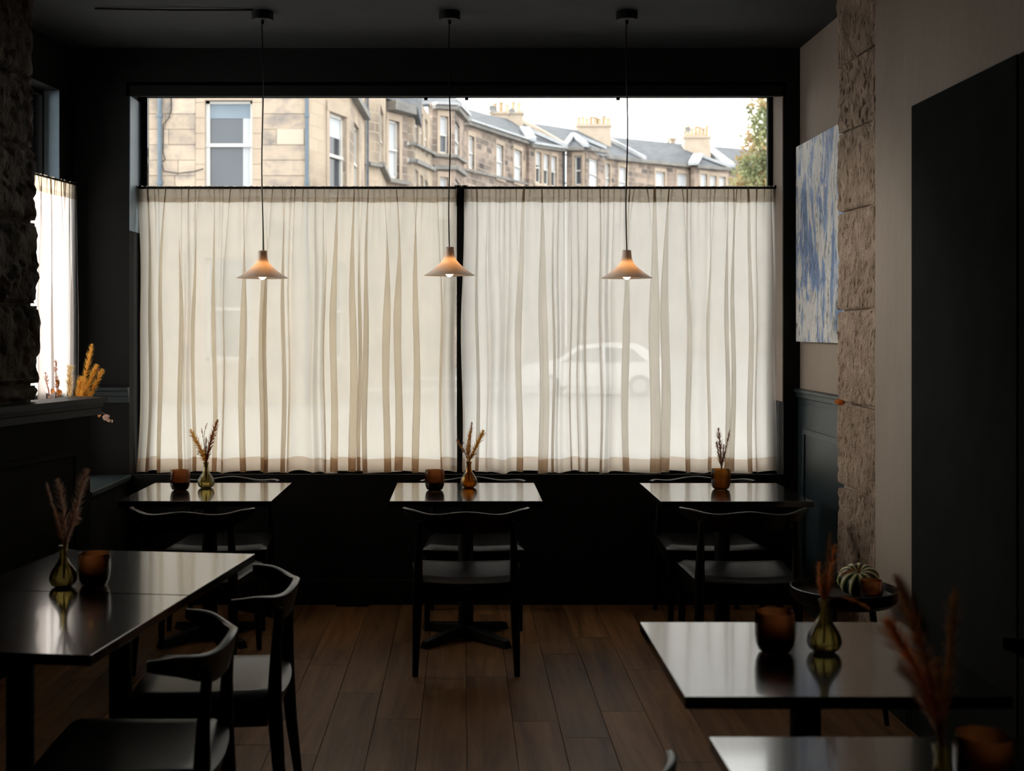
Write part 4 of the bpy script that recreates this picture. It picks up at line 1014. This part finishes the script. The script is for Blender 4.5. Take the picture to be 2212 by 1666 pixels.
coping(h4, W(1133,281,74.6), W(1222,319,75.6), .14); coping(h4, W(1133,281,74.6), W(1148,305,72.5), .3); 
chimney(h4, 1062, 1130, 240, 262, 76, 5, 20); dish(h4, 1064, 237, 10, 75.4); dish(h4, 1105, 241, 7, 75.4)
aerial(h4, 1122, 216, 245, 76.5)
pipe(h4, s12, 1216, .08, GZ, s12.z(1219,325), 'slate')
h5 = thing('terraced_house', 'crescent house with a pale hipped bay roof below an eight-pot chimney', 'building')
s13 = Seg(1223, 76.2, 1266, 75.6); s14 = Seg(1266, 75.6, 1306, 79.2); s15 = Seg(1306, 80, 1398, 84)
facade(h5, s13, GZ, lambda u: s13.z(1223,322), [winpx(s13,1241,1258,337,401,'pane_grey')], M['stone_far'])
facade(h5, s14, GZ, lambda u: s14.z(1266,322), [winpx(s14,1273,1292,340,405,'blind_white')], M['stone_far'], sur=False)
facade(h5, s15, GZ, ez(s15,1306,338,1398,348), [winpx(s15,1307.5,1317,353,415,'blind_white'), winpx(s15,1337,1354,360,422,'blind_white')], M['stone_far'])
for s_, a, b, y0, y1 in ((s13,1223,1266,318,318),(s14,1266,1306,318,325),(s15,1306,1398,336,347)): ledge(h5, s_, a, b, y0, 8, 'cornice', .35, 'cornice', y1)
roofpatch(h5, [W(1300,337,79.6),W(1398,347,83.6)], [W(1225,277,83),W(1322,296,88)])
roofpatch(h5, [W(1222,319,76),W(1300,337,79.6)], [W(1124,262,79),W(1225,277,83)])
ap = W(1238,295,78.5); e0, e1, e2 = W(1219,320,76), W(1266,318,75.3), W(1308,324,79.2)
m = MB(); m.add([ap,e0,e1,e2, ap-Vector((0,0,.6)),e0-Vector((0,0,.1)),e1-Vector((0,0,.1)),e2-Vector((0,0,.1))], [(0,1,2),(0,2,3),(4,6,5),(4,7,6),(1,5,6,2),(2,6,7,3),(0,4,5,1),(0,3,7,4)]); m.obj('bay_roof', M['slate'], h5)
for e in (e0, e1, e2): coping(h5, ap+Vector((0,-.1,0)), e+Vector((0,-.1,0)), .16)
coping(h5, W(1288,288,86.5), W(1394,345,83.2), .12)
chimney(h5, 1246, 1320, 268, 302, 84, 8, 17); aerial(h5, 1290, 231, 268, 85); aerial(h5, 1317, 238, 268, 84.5)
h6 = thing('terraced_house', 'farthest crescent house in view, next to the tree, with a triple-window bay', 'building')
s16 = Seg(1398, 84, 1500, 87.4); s17 = Seg(1500, 86.4, 1574, 88.6); s18 = Seg(1574, 90, 1760, 96)
facade(h6, s16, GZ, ez(s16,1398,348,1500,359), [winpx(s16,1416,1436,370,432,'blind_white'), winpx(s16,1463,1485,374,436,'blind_white')], M['stone_far'])
facade(h6, s17, GZ, ez(s17,1500,360,1574,366), [winpx(s17,1513,1527,375,436,'pane_grey',.5), winpx(s17,1533,1547,379,438,'pane_grey',.5), winpx(s17,1553,1567,381,440,'pane_grey',.5)], M['stone_far'])
facade(h6, s18, GZ, ez(s18,1574,366,1760,382), [], M['stone_far'])
for s_, a, b, y0, y1 in ((s16,1398,1500,347,357),(s17,1500,1574,357,363),(s18,1574,1760,365,380)): ledge(h6, s_, a, b, y0, 7, 'cornice', .35, 'cornice', y1)
roofpatch(h6, [W(1398,347,83.6),W(1500,357,87)], [W(1322,296,88),W(1518,315,93)])
roofpatch(h6, [W(1500,357,87),W(1576,363,89.5),W(1760,378,95)], [W(1518,315,93),W(1590,320,96),W(1760,336,101)])
ap = W(1508,338,88.3); e0, e1 = W(1497,357,86.1), W(1577,364,88.3)
m = MB(); m.add([ap,e0,e1,e1+Vector((0,1.6,0)),e0+Vector((0,1.6,0))], [(0,1,2),(0,2,3),(0,3,4),(0,4,1),(1,4,3,2)]); m.obj('bay_roof', M['slate'], h6)
coping(h6, ap, e1+Vector((0,-.1,0)), .14); coping(h6, ap, e0+Vector((0,-.1,0)), .35); coping(h6, W(1517,314,92.8), W(1578,360,88.8), .42)
chimney(h6, 1478, 1535, 293, 313, 90, 7, 21); chimney(h6, 1449, 1459, 298, 310, 92, 1, 1); aerial(h6, 1444, 280, 312, 91); dish(h6, 1485, 281, 7, 89)

# --- tree
def leaf_mat():
    m, nt, out = newmat('autumn_leaves'); 
    nz = N(nt, 'ShaderNodeTexNoise'); nz.inputs['Scale'].default_value = 1; nz.inputs['Detail'].default_value = 3; nt.links.new(mapped(nt,(.9,.9,.9)), nz.inputs['Vector'])
    c = ramp(nt, nz.outputs['Fac'], [(.36,(.18,.21,.12)),(.48,(.28,.30,.16)),(.58,(.40,.27,.15)),(.68,(.32,.32,.17))])
    tl = N(nt, 'ShaderNodeBsdfTranslucent'); df = N(nt, 'ShaderNodeBsdfDiffuse'); nt.links.new(c, tl.inputs[0]); nt.links.new(c, df.inputs[0])
    a = N(nt, 'ShaderNodeMixShader'); a.inputs[0].default_value = .6; nt.links.new(tl.outputs[0], a.inputs[1]); nt.links.new(df.outputs[0], a.inputs[2]); nt.links.new(a.outputs[0], out.inputs[0]); return m
TD = 44.0
tr = thing('street_tree', 'autumn street tree with yellowing leaves at the window corner', 'tree', (0,0,0))
tb = W(1700, 0, TD); base = Vector((tb.x, TD, GZ)); M['bark'] = pmat('bark', [(.10,.08,.06),(.16,.13,.10)], .9, (6,6,2), bump=.5)
m = MB(); m.tube([base, base+Vector((.1,0,3)), base+Vector((-.1,0,6)), base+Vector((.1,0,9.5))], [.28,.2,.14,.05], 10); m.obj('trunk', M['bark'], tr, True)
rl = random.Random(5); leaf = MB(); br = MB()
blobs = [(1655,385,.95),(1620,372,.75),(1640,340,.8),(1605,395,.6),(1660,320,.9),(1628,300,.55),(1655,285,.6),(1648,225,.6),(1665,240,.7),(1625,262,.25),(1618,232,.2),(1700,350,1.4),(1710,260,1.2),(1700,430,1.5),(1640,430,1.0),(1720,200,1.1),(1605,345,.25),(1597,420,.6)]
for bx, by, r in blobs:
    c = W(bx, by, TD+rl.uniform(-.5,.5)); br.tube([base+Vector((0,0,min(9,max(3,c.z-1.2+GZ)))), (base+c)*.5+Vector((0,0,c.z*.45)) if False else base.lerp(c,.6)+Vector((0,0,(c.z-base.z)*.3)), c], [.05,.03,.015], 5)
    for _ in range(int(430*r*r+110*r)):
        v = Vector((rl.gauss(0,1),rl.gauss(0,1),rl.gauss(0,1))); v = v.normalized()*r*(rl.random()**.5); p = c+v
        a = Vector((rl.gauss(0,1),rl.gauss(0,1),rl.gauss(0,1))).normalized(); b = a.cross(Vector((rl.gauss(0,1),rl.gauss(0,1),rl.gauss(0,1)))).normalized(); s_ = rl.uniform(.05,.11)
        leaf.add([p-a*s_, p+b*s_*.6, p+a*s_, p-b*s_*.6], [(0,1,2,3)])
br.obj('branches', M['bark'], tr, kind='stuff'); leaf.obj('foliage', leaf_mat(), tr, kind='stuff')

# --- parked car seen dimly through the right-hand curtain
M['car'] = pmat('pale_silver_car_paint', [(.60,.60,.60),(.64,.64,.63)], .3, (1,1,1), coat=.6)
M['car_glass'] = pmat('car_glass', [(.05,.06,.07),(.08,.09,.10)], .08, (1,1,1))
M['tyre'] = pmat('tyre_rubber', [(.02,.02,.02),(.03,.03,.03)], .8)
car = thing('parked_car', 'pale car seen dimly through the whiter curtain', 'car', ((1290-CX)*36/F, 36, GZ), math.radians(-12))
out_ = [(-2.05,.35),(-2.1,.62),(-2.0,.86),(-1.1,.98),(-.45,1.42),(.25,1.50),(1.15,1.46),(1.75,1.05),(2.0,.92),(2.08,.6),(2.05,.35)]
m = MB(); n = len(out_); vs = []
for sy, ins in ((-.86,0),(.86,0)):
    for x_, z_ in out_:
        k = 1-.24*max(0,(z_-.95)/.55); vs.append((x_, sy*k, z_))
fs = [(i,(i+1)%n,n+(i+1)%n,n+i) for i in range(n)]+[tuple(range(n)), tuple(range(n,2*n))[::-1]]
m.add(vs, fs); m.obj('body', M['car'], car, bevel=.05)
for sy in (-1,1):
    for pts in ([(-.92,1.0),(-.42,1.36),(.2,1.42),(.2,1.0)], [(.3,1.0),(.3,1.42),(1.08,1.38),(1.5,1.02)]):
        def yy(z_): return sy*(.86*(1-.24*max(0,(z_-.95)/.55))+.012)
        m = MB(); m.add([(x_,yy(z_),z_) for x_,z_ in pts]+[(x_,yy(z_)-sy*.03,z_) for x_,z_ in pts], [(0,1,2,3),(7,6,5,4),(0,4,5,1),(1,5,6,2),(2,6,7,3),(3,7,4,0)]); m.obj('side_window', M['car_glass'], car)
for x_ in (-1.3,1.3):
    for sy in (-1,1):
        m = MB(); m.tube([(x_,sy*.68,.32),(x_,sy*.89,.32)], .32, 24); w_ = m.obj('wheel', M['tyre'], car, True)
        m = MB(); m.tube([(x_,sy*.86,.32),(x_,sy*.905,.32)], .2, 16); m.obj('hubcap', M['lead'], w_, True)
